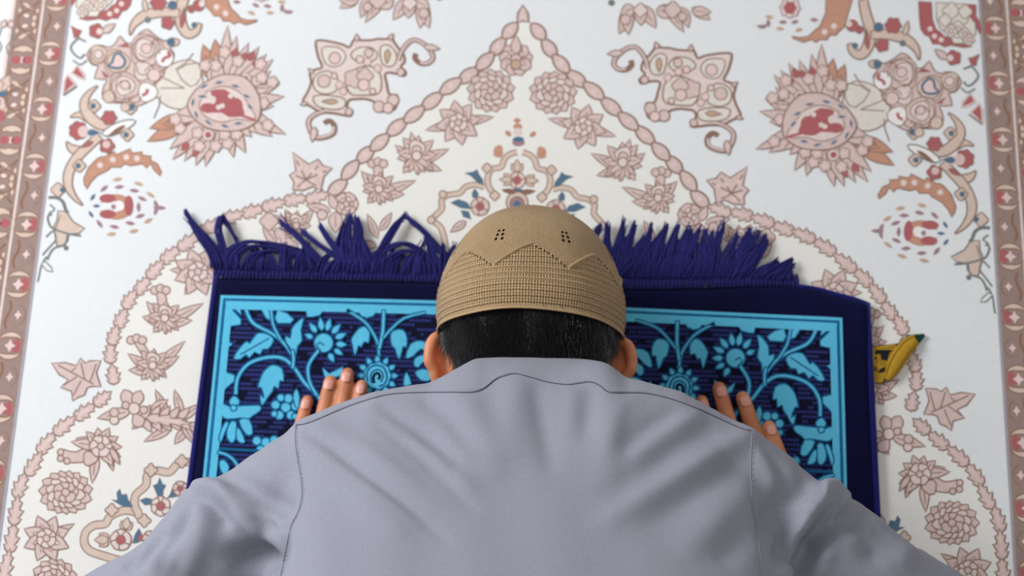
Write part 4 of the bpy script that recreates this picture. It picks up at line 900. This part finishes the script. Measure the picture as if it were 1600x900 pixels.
# hands flat on the mat; finger tips taken from the photo
HZ = MZ+0.0085
hands = {-1: dict(tips=[(480, 626), (516, 596), (543, 584), (565, 602)], base=[(444, 762), (478, 766), (511, 762), (543, 756)], rad=[0.0068, 0.0077, 0.0077, 0.0069], thumb=[(555, 790), (590, 745), (600, 706)]),
         1: dict(tips=[(1202, 666), (1161, 622), (1124, 607), (1097, 626)], base=[(1246, 790), (1214, 786), (1172, 782), (1138, 778)], rad=[0.0074, 0.0083, 0.0083, 0.0070], thumb=[(1120, 820), (1085, 776), (1074, 738)])}
nails = []
for s_, h in hands.items():
    for tp, bs, r in zip(h['tips'], h['base'], h['rad']):
        a = G(*tp, HZ); b = G(*bs, HZ+0.012); d = (b-a); L_ = np.linalg.norm(d)
        pts = [a+np.array([0, 0, -0.001]), a+d*0.30+np.array([0, 0, 0.000]), a+d*0.62+np.array([0, 0, 0.003]), b]
        body_shapes.append(limb(pts, [r*0.88, r*0.98, r*1.0, r*1.04], 16, 4, 0.92)); nails.append((a, d/L_, r))
    kn = [G(*q, HZ+0.010) for q in h['base']]; wr = WR[s_]
    for q in kn: body_shapes.append(limb([q, 0.5*(q+wr)+np.array([0, 0, 0.004]), wr], [0.0120, 0.0145, 0.018], 14, 4))
    th = [G(*q, HZ+0.004) for q in h['thumb']]; body_shapes.append(limb([wr+np.array([-s_*0.004, 0.012, 0]), th[0], th[1], th[2]], [0.015, 0.013, 0.0105, 0.0088], 14, 4))
body = union('body', body_shapes, 0.0019, SK, person, 4, 0.5)
# keep the underside on the mat
n_ = len(body.data.vertices); co = np.empty(n_*3); body.data.vertices.foreach_get('co', co); co = co.reshape(-1, 3)
m_ = (co[:, 2] < MZ+0.0012); co[m_, 2] = MZ+0.0012; body.data.vertices.foreach_set('co', co.ravel())
NL = plain('fingernail', (224, 158, 142), 0.34, 0.5)
for (a, d, r) in nails:
    V, F = [], []; side = np.cross(d, [0, 0, 1.0]); side /= np.linalg.norm(side); c = a+d*0.0045
    for i in range(9):
        u = i/8; l = (u-0.5)*0.0115; wd_ = r*0.64*(max(0.0, 1-abs(2*u-1)**4))**0.5+0.0004
        for k in range(7):
            v = (k/6-0.5)*2; x = v*wd_; z = r*0.955*math.sqrt(max(0, 1-(x/r)**2))-0.0016*max(0, 0.35-u)*2.2-0.0009
            V.append(c+d*l+side*x+np.array([0, 0, z+0.0006]))
    for i in range(8):
        for k in range(6): q = i*7+k; F.append((q, q+1, q+8, q+7))
    o = mesh_obj('fingernail', V, F, NL, body, smooth=True); o.matrix_parent_inverse = Matrix.Identity(4); o.location = -Vector(person.location)+Vector((0, 0, 0)); o.location = (0, 0, 0)
    o.modifiers.new('t', 'SOLIDIFY').thickness = 0.0005

# ------------------------------------------------------------------ hair
HM = NT('hair'); HM.b.inputs['Base Color'].default_value = srgb(30, 28, 30); HM.b.inputs['Roughness'].default_value = 0.30; HM.b.inputs['Specular IOR Level'].default_value = 0.8
def skull_pt(th, y, off=0.0):           # th = 0 is the back of the head (up)
    k = math.sqrt(max(0.02, 1-((y-SC[1])/SR[1])**2)); return np.array([SC[0]+(SR[0]*k+off)*math.sin(th), y, SC[2]+(SR[2]*k+off)*math.cos(th)])
def th_max(y): return math.radians(np.interp(y, [0.235, 0.265, 0.280, 0.295, 0.312, 0.335], [38, 52, 58, 62, 76, 108]))
V, F = [], []; NA, NY_ = 60, 30
for j in range(NY_):
    y = 0.238+(0.43-0.238)*j/(NY_-1)
    for i in range(NA): V.append(skull_pt(th_max(y)*(2*i/(NA-1)-1), y, 0.0012 if 0 < i < NA-1 else -0.001))
for j in range(NY_-1):
    for i in range(NA-1): a = j*NA+i; F.append((a, a+1, a+NA+1, a+NA))
hair = mesh_obj('hair', V, F, HM.m, person, smooth=True)
V, F = [], []
for k in range(15000):
    y = RNG.uniform(0.244, 0.350); tm = th_max(y); th = RNG.uniform(-1, 1)*tm*1.03
    edge = 1-abs(th)/tm; L_ = RNG.uniform(0.012, 0.026)*(0.45 if edge < 0.10 else 1.0); drift = RNG.normal(0.02, 0.20)+0.10*math.sin(th*9)+0.06*math.sin(th*23); r = RNG.uniform(0.00010, 0.00024)
    lift = RNG.uniform(0.0004, 0.0030); off0 = RNG.uniform(0.0008, 0.0032); pts = []
    for i in range(4):
        u = i/3; pts.append(skull_pt(th+drift*u*L_/0.03+0.04*u*u*RNG.normal(), y-L_*u, off0+lift*u*u+0.0008*u))
    b = len(V)
    for i, q in enumerate(pts):
        w_ = r*(1-0.7*i/3); n = q-np.array([SC[0], q[1], SC[2]]); n /= np.linalg.norm(n); sd = np.cross(n, [0, 1, 0])
        V += [q+sd*w_, q-sd*w_*0.9+n*w_*0.2, q+n*w_*1.5]
    for i in range(3):
        for m3_ in range(3): F.append((b+i*3+m3_, b+i*3+(m3_+1) % 3, b+i*3+3+(m3_+1) % 3, b+i*3+3+m3_))
hs = mesh_obj('hair_strands', V, F, HM.m, hair, smooth=False); hs.matrix_parent_inverse = Matrix.Identity(4); hs['kind'] = 'stuff'

# ------------------------------------------------------------------ knitted cap
CAPX, CAPR, CY0, CHT = BX, 0.0880, 0.3225, 0.1235
km = NT('cap_knit'); attr = lambda n: km.add('ShaderNodeAttribute', attribute_name=n).outputs['Fac']
U, Vv, lace = attr('cap_u'), attr('cap_v'), attr('cap_lace')
TAU = 2*math.pi
NC = 208.0; rowp = 0.0027
hcol = km.math('COSINE', km.math('MULTIPLY', U, TAU*NC)); hrow = km.math('COSINE', km.math('MULTIPLY', Vv, TAU/rowp))
hole = km.math('MULTIPLY', km.math('GREATER_THAN', km.math('ADD', km.math('MULTIPLY', hcol, 0.62), km.math('MULTIPLY', hrow, 0.62)), 0.80), lace)
fr2 = km.math('MULTIPLY', Vv, TAU/0.0018)
zig = km.math('SINE', km.math('ADD', km.math('MULTIPLY', U, TAU*300), km.math('MULTIPLY', km.math('SINE', fr2), 1.1)))
hh = km.math('ADD', km.math('MULTIPLY', zig, km.math('SUBTRACT', 1.0, km.math('MULTIPLY', lace, 0.8))), km.math('MULTIPLY', km.math('MULTIPLY', km.math('ADD', hcol, hrow), -0.8), lace))
nz = km.noise(500, 3, km.pos()); nz2 = km.noise(30, 2, km.pos())
km.link(km.mixc(km.ramp(km.math('ADD', km.math('MULTIPLY', nz, 0.6), km.math('MULTIPLY', nz2, 0.4)), 0.3, 0.7), srgb(164, 134, 96), srgb(194, 163, 122)), km.b.inputs['Base Color'])
km.b.inputs['Roughness'].default_value = 0.85; km.b.inputs['Specular IOR Level'].default_value = 0.2; km.b.inputs['Sheen Weight'].default_value = 0.15
km.bump(km.math('ADD', hh, km.math('MULTIPLY', nz, 0.8)), 0.8, 0.0007)
km.link(km.math('SUBTRACT', 1.0, hole), km.b.inputs['Alpha'])
NU, NV = 760, 210
uu = np.linspace(0, 1, NU, endpoint=False); ss = np.linspace(0, 1, NV)
hfr = np.sin(ss*np.pi/2)**1.0                       # height fraction along the axis
hfr = 1-(1-ss)**1.45
TR = 45.0/360                                        # eight scallops
SV = []; us, vs_, ls = [], [], []
arc = np.r_[0, np.cumsum(np.hypot(np.diff(hfr*CHT), np.diff(CAPR*np.sqrt(np.clip(1-hfr**2.6, 0, 1)))))]
eye = []
for tr in range(8):
    uc = ((tr+0.5)*TR) % 1.0
    for r_ in range(3):
        for c_ in (-1, 1): eye.append((uc+c_*0.0095*0.62+(0.0015 if c_ < 0 else -0.0015)*r_*0.5, 0.0690+r_*0.0052))
    for q_ in range(1, 9):
        t_ = q_/9.0; eye.append(((tr*TR+t_*TR/2) % 1.0, 0.0405+0.0215*(1-t_**1.35)-0.0022))
A_, S_ = np.meshgrid(uu, np.arange(NV)); v_ = arc[S_]; hf = hfr[S_]
ph = np.abs(((A_/TR)+0.5) % 1.0-0.5)*2               # 0 at a peak, 1 at a trough
zzv = 0.0405+0.0215*(1-ph**1.35)
ridge = sum(np.exp(-((v_-q)/0.0009)**2) for q in (0.0270, 0.0325, 0.0380))*0.0010
ridge += np.exp(-((v_-zzv)/0.0012)**2)*0.0018*(v_ > 0.036)*(0.25+0.75*(((A_/TR+0.5) % 1.0) < 0.5))
roll = np.exp(-((v_-0.0008)/0.0014)**2)*0.0012
lacev = 1/(1+np.exp((v_-zzv)/0.0007)); lacev *= 1-np.clip(ridge/0.0009, 0, 1)*0.9; lacev *= (v_ > 0.003)
wob = 0.0012*np.sin(A_*TAU*3+1)+0.0008*np.sin(A_*TAU*7+v_*40)
r0 = CAPR*np.sqrt(np.clip(1-hf**2.6, 0, 1))*(1-0.03*np.exp(-(hf/0.09)**2))
rr = r0+ridge+roll+wob*(0.3+0.7*(1-hf))+0.0004*np.sin(v_*TAU/0.0054)*lacev
th = A_*TAU+math.pi                                   # th = 0 is the back of the head
X = CAPX+rr*np.sin(th); Zc = 0.104; zr = np.where(np.cos(th) > 0, 0.096/0.088, 0.094/0.088)
Z = Zc+rr*np.cos(th)*zr; Y = CY0+hf*CHT+0.004*(0.5-0.5*np.cos(th))*(1-hf)+0.0025*np.cos(2*th)*(1-hf)
Z = np.maximum(Z, MZ+0.0014)
co = np.stack([X, Y, Z], -1).reshape(-1, 3)
keep = np.ones((NV-1, NU), bool)
uc_ = (uu+0.5/NU); vc_ = (arc[:-1]+arc[1:])/2
for (eu, evv) in eye:
    du = (uc_-eu+0.5) % 1.0-0.5; rloc = np.interp(evv, arc, CAPR*np.sqrt(np.clip(1-hfr**2.6, 0, 1)))
    er = 1.0 if evv > 0.066 else 0.62; D = (du[None, :]*TAU*rloc/(0.00135*er))**2+((vc_[:, None]-evv)/(0.0017*er))**2; keep &= ~(D < 1)
F = []
for j in range(NV-1):
    for i in range(NU):
        if keep[j, i]: F.append((j*NU+i, (j+1)*NU+i, (j+1)*NU+(i+1) % NU, j*NU+(i+1) % NU))
me = bpy.data.meshes.new('knitted_cap'); me.from_pydata(co.tolist(), [], F); me.materials.append(km.m)
for nme, arr in (('cap_u', A_), ('cap_v', v_), ('cap_lace', lacev)):
    at = me.attributes.new(nme, 'FLOAT', 'POINT'); at.data.foreach_set('value', arr.reshape(-1).astype(np.float32))
me.polygons.foreach_set('use_smooth', [True]*len(me.polygons)); me.update()
cap = bpy.data.objects.new('knitted_cap', me); C.objects.link(cap); cap.parent = person; cap.matrix_parent_inverse = Matrix.Translation(-Vector(person.location))
# the crown seam where the cap closes and the rolled rim
V, F = ellipsoid((CAPX, CY0+CHT-0.0005, Zc), (0.004, 0.0012, 0.004), 16, 8)
def sub_of(o, par): o.matrix_parent_inverse = Matrix.Identity(4); return o
rimp = [co[i] for i in range(0, NU, 4)]; rimp.append(rimp[0]); V2, F2 = tube_mesh([(rimp, 0.0011)], 0, 6)
sub_of(mesh_obj('cap_rim', V2, F2, km.m, cap, smooth=True), cap)
# ------------------------------------------------------------------ grey shirt
cl = NT('shirt_cloth'); p = cl.pos()
n1 = cl.noise(2600, 2, p); n2 = cl.noise(900, 3, p)
cl.link(cl.mixc(cl.ramp(cl.math('ADD', cl.math('MULTIPLY', n1, 0.5), cl.math('MULTIPLY', n2, 0.5)), 0.32, 0.68), srgb(130, 131, 143), srgb(153, 154, 167)), cl.b.inputs['Base Color'])
cl.b.inputs['Roughness'].default_value = 0.80; cl.b.inputs['Specular IOR Level'].default_value = 0.2; cl.b.inputs['Sheen Weight'].default_value = 0.06; cl.b.inputs['Sheen Roughness'].default_value = 0.5
cl.bump(n1, 0.25, 0.0004); CLM = cl.m
SX = 0.0150
tors = loft([(0.283, 0.050, 0.184, 0.11), (0.272, 0.074, 0.206, 0.10), (0.262, 0.104, 0.222, 0.10), (0.254, 0.140, 0.232, 0.11), (0.245, 0.166, 0.240, 0.12), (0.234, 0.185, 0.248, 0.12), (0.222, 0.196, 0.256, 0.12), (0.205, 0.202, 0.266, 0.11),
             (0.185, 0.205, 0.280, 0.10), (0.14, 0.206, 0.306, 0.10), (0.08, 0.206, 0.338, 0.10), (0.0, 0.198, 0.375, 0.12), (-0.12, 0.190, 0.430, 0.15), (-0.25, 0.188, 0.475, 0.16), (-0.36, 0.190, 0.495, 0.16), (-0.44, 0.165, 0.475, 0.16), (-0.485, 0.11, 0.43, 0.17)], 64, 2.8, SX)
shp = [tors]
for s_ in (-1, 1):
    a, b, c = SH[s_]+np.array([-s_*0.012, 0.012, 0.006]), EL[s_], WR[s_]
    m = 0.5*(a+b)+np.array([s_*0.008, 0.008, 0.010])
    shp.append(limb([a, m, b+np.array([s_*0.012, 0, 0.0])], [0.062, 0.064, 0.062, 0.058, 0.050], 36)); shp.append(limb([b, 0.5*(b+c)+np.array([0, 0, 0.006]), c+(b-c)*0.16], [0.052, 0.046, 0.034], 30))
    shp.append(ellipsoid(b+np.array([s_*0.006, 0.0, -0.01]), (0.055, 0.055, 0.055)))
shirt = union('shirt', shp, 0.0034, CLM, person, 20, 0.5)
def get_co(o):
    n = len(o.data.vertices); c = np.empty(n*3, np.float64); o.data.vertices.foreach_get('co', c); return c.reshape(-1, 3)
def set_co(o, c): o.data.vertices.foreach_set('co', c.ravel()); o.data.update()
def normals(o):
    n = len(o.data.vertices); c = np.empty(n*3, np.float32); o.data.vertices.foreach_get('normal', c); return c.reshape(-1, 3).astype(float)
def bvh_of(o): return BVHTree.FromPolygons([tuple(v.co) for v in o.data.vertices], [tuple(q.vertices) for q in o.data.polygons])
CO = Vector((CAM_X, 0, CAM_H))
def hit(bv, px, py):
    d = Vector(pray(px, py)).normalized(); r = bv.ray_cast(CO, d); return (np.array(r[0]), np.array(r[1])) if r[0] is not None else None
def surf_path(bv, pts, n=6):
    out = []
    for q in smooth_pts(pts, False, n):
        h = hit(bv, *q)
        if h is not None: out.append(h)
    return out
OUT = [(60, 945), (100, 915), (140, 893), (170, 876), (200, 862), (222, 846), (250, 812), (275, 780), (296, 755), (306, 748), (316, 746), (338, 745), (355, 737), (375, 722), (400, 705), (420, 692), (433, 683), (449, 674), (458, 660), (464, 656), (495, 644), (522, 632), (549, 623), (575, 614), (615, 606),
       (669, 598), (700, 582), (722, 569), (742, 560), (780, 558), (830, 558), (900, 560), (925, 562), (950, 567), (965, 577), (978, 588), (993, 592), (1031, 602), (1064, 611), (1092, 625), (1140, 652), (1178, 668), (1190, 678), (1216, 697), (1235, 711), (1262, 737), (1280, 750), (1294, 747), (1306, 746), (1316, 751), (1327, 766), (1340, 782),
       (1352, 791), (1373, 806), (1425, 849), (1501, 894), (1560, 930), (1640, 980)]
def project(c):
    d = c-np.array([CAM_X, 0, CAM_H]); cc, ss_ = math.cos(PSI), math.sin(PSI); x, y = d[:, 0]*cc+d[:, 1]*ss_, -d[:, 0]*ss_+d[:, 1]*cc
    cc, ss_ = math.cos(TH), math.sin(TH); y2, z2 = y*cc+d[:, 2]*ss_, -y*ss_+d[:, 2]*cc
    return 800+FPX*x/(-z2), 450-FPX*y2/(-z2), -z2
def fit_outline(o, its=3, reach=170.0):
    ox, oy = np.array(OUT, float).T; c = get_co(o)
    for _ in range(its):
        px, py, dep = project(c); bins = np.arange(20, 1660, 7.0); top = np.full(len(bins), np.nan)
        k = np.round((px-20)/7).astype(int)
        for i in range(len(bins)):
            m = k == i
            if m.any(): top[i] = py[m].min()
        ok = ~np.isnan(top); tx, ty = bins[ok], top[ok]; err = np.clip(np.interp(tx, ox, oy)-ty, -45, 45)
        err = np.convolve(np.pad(err, 2, 'edge'), [0.1, 0.2, 0.4, 0.2, 0.1], 'valid')
        e = np.interp(px, tx, err); t0 = np.interp(px, tx, ty); w_ = np.exp(-(np.maximum(0, py-t0)/reach)**2)*(c[:, 1] > -0.03)
        c[:, 1] -= e*w_*dep/FPX*1.02
    set_co(o, c)
fit_outline(shirt, 3)
# folds: (points on the cloth, height in mm, half width in mm, taper)
FOLDS = [([(586, 660), (640, 700), (690, 745), (740, 800)], -1.6, 4.5), ([(640, 690), (700, 730), (740, 770)], 1.2, 6), ([(360, 790), (390, 806), (430, 822), (448, 826)], -2.2, 4), ([(410, 800), (430, 815), (446, 835)], 2.0, 4), ([(345, 757), (372, 776), (400, 806)], 2.5, 3.5), ([(330, 764), (352, 786), (372, 812), (395, 842)], -2.4, 3), ([(1262, 770), (1240, 800), (1220, 840), (1206, 880)], -3.0, 4), ([(1180, 700), (1200, 740), (1215, 770)], 1.6, 7), ([(1210, 720), (1226, 750), (1236, 775)], -1.6, 6), ([(1345, 790), (1370, 815), (1400, 845)], 1.6, 5), ([(1336, 815), (1360, 840), (1372, 880)], -2.4, 6), ([(230, 850), (216, 870), (200, 897)], 1.8, 4), ([(300, 800), (296, 830), (282, 860), (262, 897)], 2.0, 4.5),
         ([(478, 676), (509, 698), (544, 724), (580, 752), (640, 796), (700, 846)], -2.6, 3.2), ([(490, 690), (530, 722), (590, 770), (660, 820)], 1.8, 4.5), ([(474, 700), (520, 740), (580, 790), (640, 840)], 2.4, 10), ([(500, 668), (560, 700), (620, 742), (690, 800)], 2.2, 9),
         ([(600, 636), (650, 668), (690, 700), (720, 740)], -2.6, 6), ([(660, 622), (700, 652), (735, 700)], -1.8, 7), ([(720, 622), (760, 680), (775, 750)], 2.0, 12),
         ([(838, 606), (846, 650), (856, 700), (862, 740)], -1.9, 8), ([(808, 592), (800, 650), (800, 720)], 2.0, 13), ([(888, 606), (895, 650), (900, 700)], 1.2, 9), ([(925, 606), (920, 640), (908, 690)], -1.9, 8),
         ([(985, 622), (960, 660), (945, 720)], 1.6, 9), ([(1176, 676), (1130, 705), (1080, 732), (1010, 775), (940, 820)], 2.8, 9), ([(1120, 662), (1060, 700), (1000, 740), (940, 780)], -2.0, 11), ([(1170, 706), (1120, 745), (1060, 790), (1000, 830)], -2.2, 11),
         ([(1060, 640), (1010, 670), (970, 710)], -1.8, 8), ([(1090, 648), (1040, 682), (985, 720)], 2.0, 8), ([(1165, 770), (1110, 820), (1060, 870)], 2.2, 12), ([(1170, 830), (1120, 880)], -2.0, 10),
         # left sleeve
         ([(306, 748), (322, 756), (345, 776), (375, 805), (408, 836), (425, 862)], 8.0, 7), ([(352, 742), (375, 752), (402, 772), (437, 790), (450, 800)], -5.0, 8), ([(322, 768), (338, 786), (350, 806), (352, 826)], -6, 8),
         ([(318, 790), (318, 830), (306, 862), (292, 895)], 5, 9), ([(292, 800), (282, 826), (268, 850)], -3.5, 8), ([(372, 866), (392, 876), (414, 866), (424, 880), (420, 905)], -9, 12), ([(248, 850), (222, 868), (195, 895)], -3.5, 8), ([(262, 860), (240, 890)], 3, 8),
         ([(444, 830), (436, 862), (430, 900)], -3, 8),
         # right sleeve
         ([(1299, 750), (1284, 774), (1268, 795), (1246, 838), (1224, 882), (1214, 905)], 12.0, 8), ([(1311, 764), (1298, 786), (1282, 806), (1266, 822)], -7, 4.5), ([(1322, 768), (1312, 790), (1296, 812), (1270, 834)], 6, 4.5),
         ([(1328, 800), (1308, 806), (1288, 828), (1264, 856), (1240, 884), (1226, 905)], -17, 10), ([(1316, 800), (1300, 826), (1290, 846), (1286, 878)], 6, 8), ([(1356, 800), (1338, 806), (1322, 808)], -3, 6),
         ([(1254, 766), (1228, 784), (1204, 806), (1190, 830)], -4.5, 10), ([(1378, 826), (1366, 850), (1350, 880)], -3, 10), ([(1420, 850), (1400, 880)], 2.5, 10)]
bv0 = bvh_of(shirt); co = get_co(shirt); nr = normals(shirt); disp = np.zeros(len(co))
for pts, amp, sg in FOLDS:
    sp = surf_path(bv0, pts, 6)
    if len(sp) < 3: continue
    P = np.array([q[0] for q in sp]); sg = sg/1000.0; lo, hi = P.min(0)-3.5*sg, P.max(0)+3.5*sg
    idx = np.where(((co > lo) & (co < hi)).all(1))[0]
    if len(idx) == 0: continue
    Q = co[idx]; best = np.full(len(idx), 9.9); tpar = np.zeros(len(idx)); N = len(P)
    for i in range(N-1):
        a, b = P[i], P[i+1]; ab = b-a; L2 = (ab**2).sum()+1e-12; t_ = np.clip(((Q-a)@ab)/L2, 0, 1); d = np.linalg.norm(Q-(a+t_[:, None]*ab), axis=1)
        m = d < best; best[m] = d[m]; tpar[m] = (i+t_[m])/(N-1)
    env = np.sin(np.pi*np.clip(0.08+0.90*tpar, 0, 1))**0.6
    k_ = 2.3 if (pts[0][0] < 450 or pts[0][0] > 1195) else 1.8
    disp[idx] += k_*amp/1000.0*env*np.exp(-(best/sg)**2)
big = 0.0016*np.sin(co[:, 0]*31+co[:, 1]*17+1.3)*np.sin(co[:, 1]*43-co[:, 0]*13)+0.0007*np.sin(co[:, 0]*97+co[:, 1]*61+co[:, 2]*70)
co = co+nr*(disp+big*0.8)[:, None]
co[:, 2] = np.maximum(co[:, 2], MZ+0.002)
def relax(o, c, it, f=0.5):
    e = np.empty(len(o.data.edges)*2, np.int64); o.data.edges.foreach_get('vertices', e); e = e.reshape(-1, 2); n = np.bincount(e.ravel(), minlength=len(c))[:, None]
    for _ in range(it):
        a = np.zeros_like(c)
        for k in range(3): a[:, k] = np.bincount(e[:, 0], c[e[:, 1], k], len(c))+np.bincount(e[:, 1], c[e[:, 0], k], len(c))
        c = c+(a/n-c)*f
    return c
big_ = np.abs(disp)[:, None] > 0.006; m_ = relax(shirt, big_.astype(float)*np.ones((1, 3)), 12)[:, :1].clip(0, 1)
cr = relax(shirt, co, 14); co = co*(1-m_)+cr*m_; co = relax(shirt, co, 2)
set_co(shirt, co); fit_outline(shirt, 2, 60.0)
bv1 = bvh_of(shirt)
def thread(pts, r, mat_, name, dn=0.0002, dash=False, n=8, par=None):
    sp = surf_path(bv1, pts, n); P = [q[0]+q[1]*dn for q in sp]
    if dash: paths = [(P[i:i+3], r) for i in range(0, len(P)-3, 3)]
    else: paths = [(P, r)]
    V, F = tube_mesh(paths, 0, 5); o = mesh_obj(name, V, F, mat_, shirt, smooth=True); o.matrix_parent_inverse = Matrix.Identity(4)
    if dash: o['kind'] = 'stuff'
    return o
TD = plain('thread_dark', (58, 60, 74), 0.8, 0.1); TL = plain('thread_light', (176, 176, 188), 0.8, 0.1)
YOKE = [(463, 664), (478, 662), (500, 654), (550, 633), (600, 618), (640, 614), (700, 613), (738, 613), (757, 607), (775, 593), (790, 587), (806, 584), (830, 590), (860, 598), (887, 601), (905, 599), (922, 597), (936, 602), (952, 613), (980, 614), (1010, 615), (1050, 624), (1090, 639), (1130, 657), (1160, 670), (1174, 673)]
thread(YOKE, 0.00030, TD, 'yoke_seam')
thread([(x, y-2.5) for x, y in YOKE[1:-1]], 0.00045, CLM, 'seam_fold', -0.0001)
AL = [(462, 664), (461, 690), (465, 720), (470, 750), (471, 776), (465, 800), (454, 822), (448, 850), (442, 880), (438, 899)]
AR = [(1176, 672), (1174, 700), (1173, 740), (1175, 780), (1180, 815), (1186, 850), (1189, 880), (1190, 899)]
for q in (AL, AR):
    thread(q, 0.00045, CLM, 'armhole_seam', -0.0001); thread([(x+3, y) for x, y in q], 0.00022, TL, 'stitching', 0.0002, True, 14)
# groove beside the armhole seam and a slight step at the yoke
co = get_co(shirt); nr = normals(shirt)
for q, sg, am in ((AL, 0.0030, -0.0006), (AR, 0.0030, -0.0006), (YOKE, 0.0022, -0.0002)):
    P = np.array([r[0] for r in surf_path(bv1, q, 4)])
    lo, hi = P.min(0)-0.02, P.max(0)+0.02; idx = np.where(((co > lo) & (co < hi)).all(1))[0]; best = np.full(len(idx), 9.9)
    for i in range(len(P)-1):
        ab = P[i+1]-P[i]; t_ = np.clip(((co[idx]-P[i])@ab)/((ab**2).sum()+1e-12), 0, 1); best = np.minimum(best, np.linalg.norm(co[idx]-(P[i]+t_[:, None]*ab), axis=1))
    co[idx] += nr[idx]*(am*np.exp(-(best/sg)**2))[:, None]
set_co(shirt, co)
# trousers
pl_ = [loft([(-0.28, 0.15, 0.44, 0.20), (-0.36, 0.165, 0.47, 0.20), (-0.43, 0.14, 0.45, 0.22), (-0.465, 0.08, 0.41, 0.25)], 40, 2.4)]
for s_ in (-1, 1):
    hip, knee, ank = np.array([BX+s_*0.078, -0.34, 0.34]), np.array([BX+s_*0.10, -0.27, 0.068]), np.array([BX+s_*0.085, -0.60, 0.050])
    pl_ += [limb([hip, 0.5*(hip+knee)+np.array([0, -0.012, 0]), knee], [0.088, 0.078, 0.060], 28), limb([knee, 0.5*(knee+ank)+np.array([0, 0, 0.010]), ank], [0.058, 0.056, 0.042], 28)]
tro = union('trousers', pl_, 0.006, plain('trouser_cloth', (52, 54, 62), 0.85, 0.2, (300, 0.1)), person, 8, 0.5)
co = get_co(tro); co[:, 2] = np.maximum(co[:, 2], MZ+0.001); set_co(tro, co)
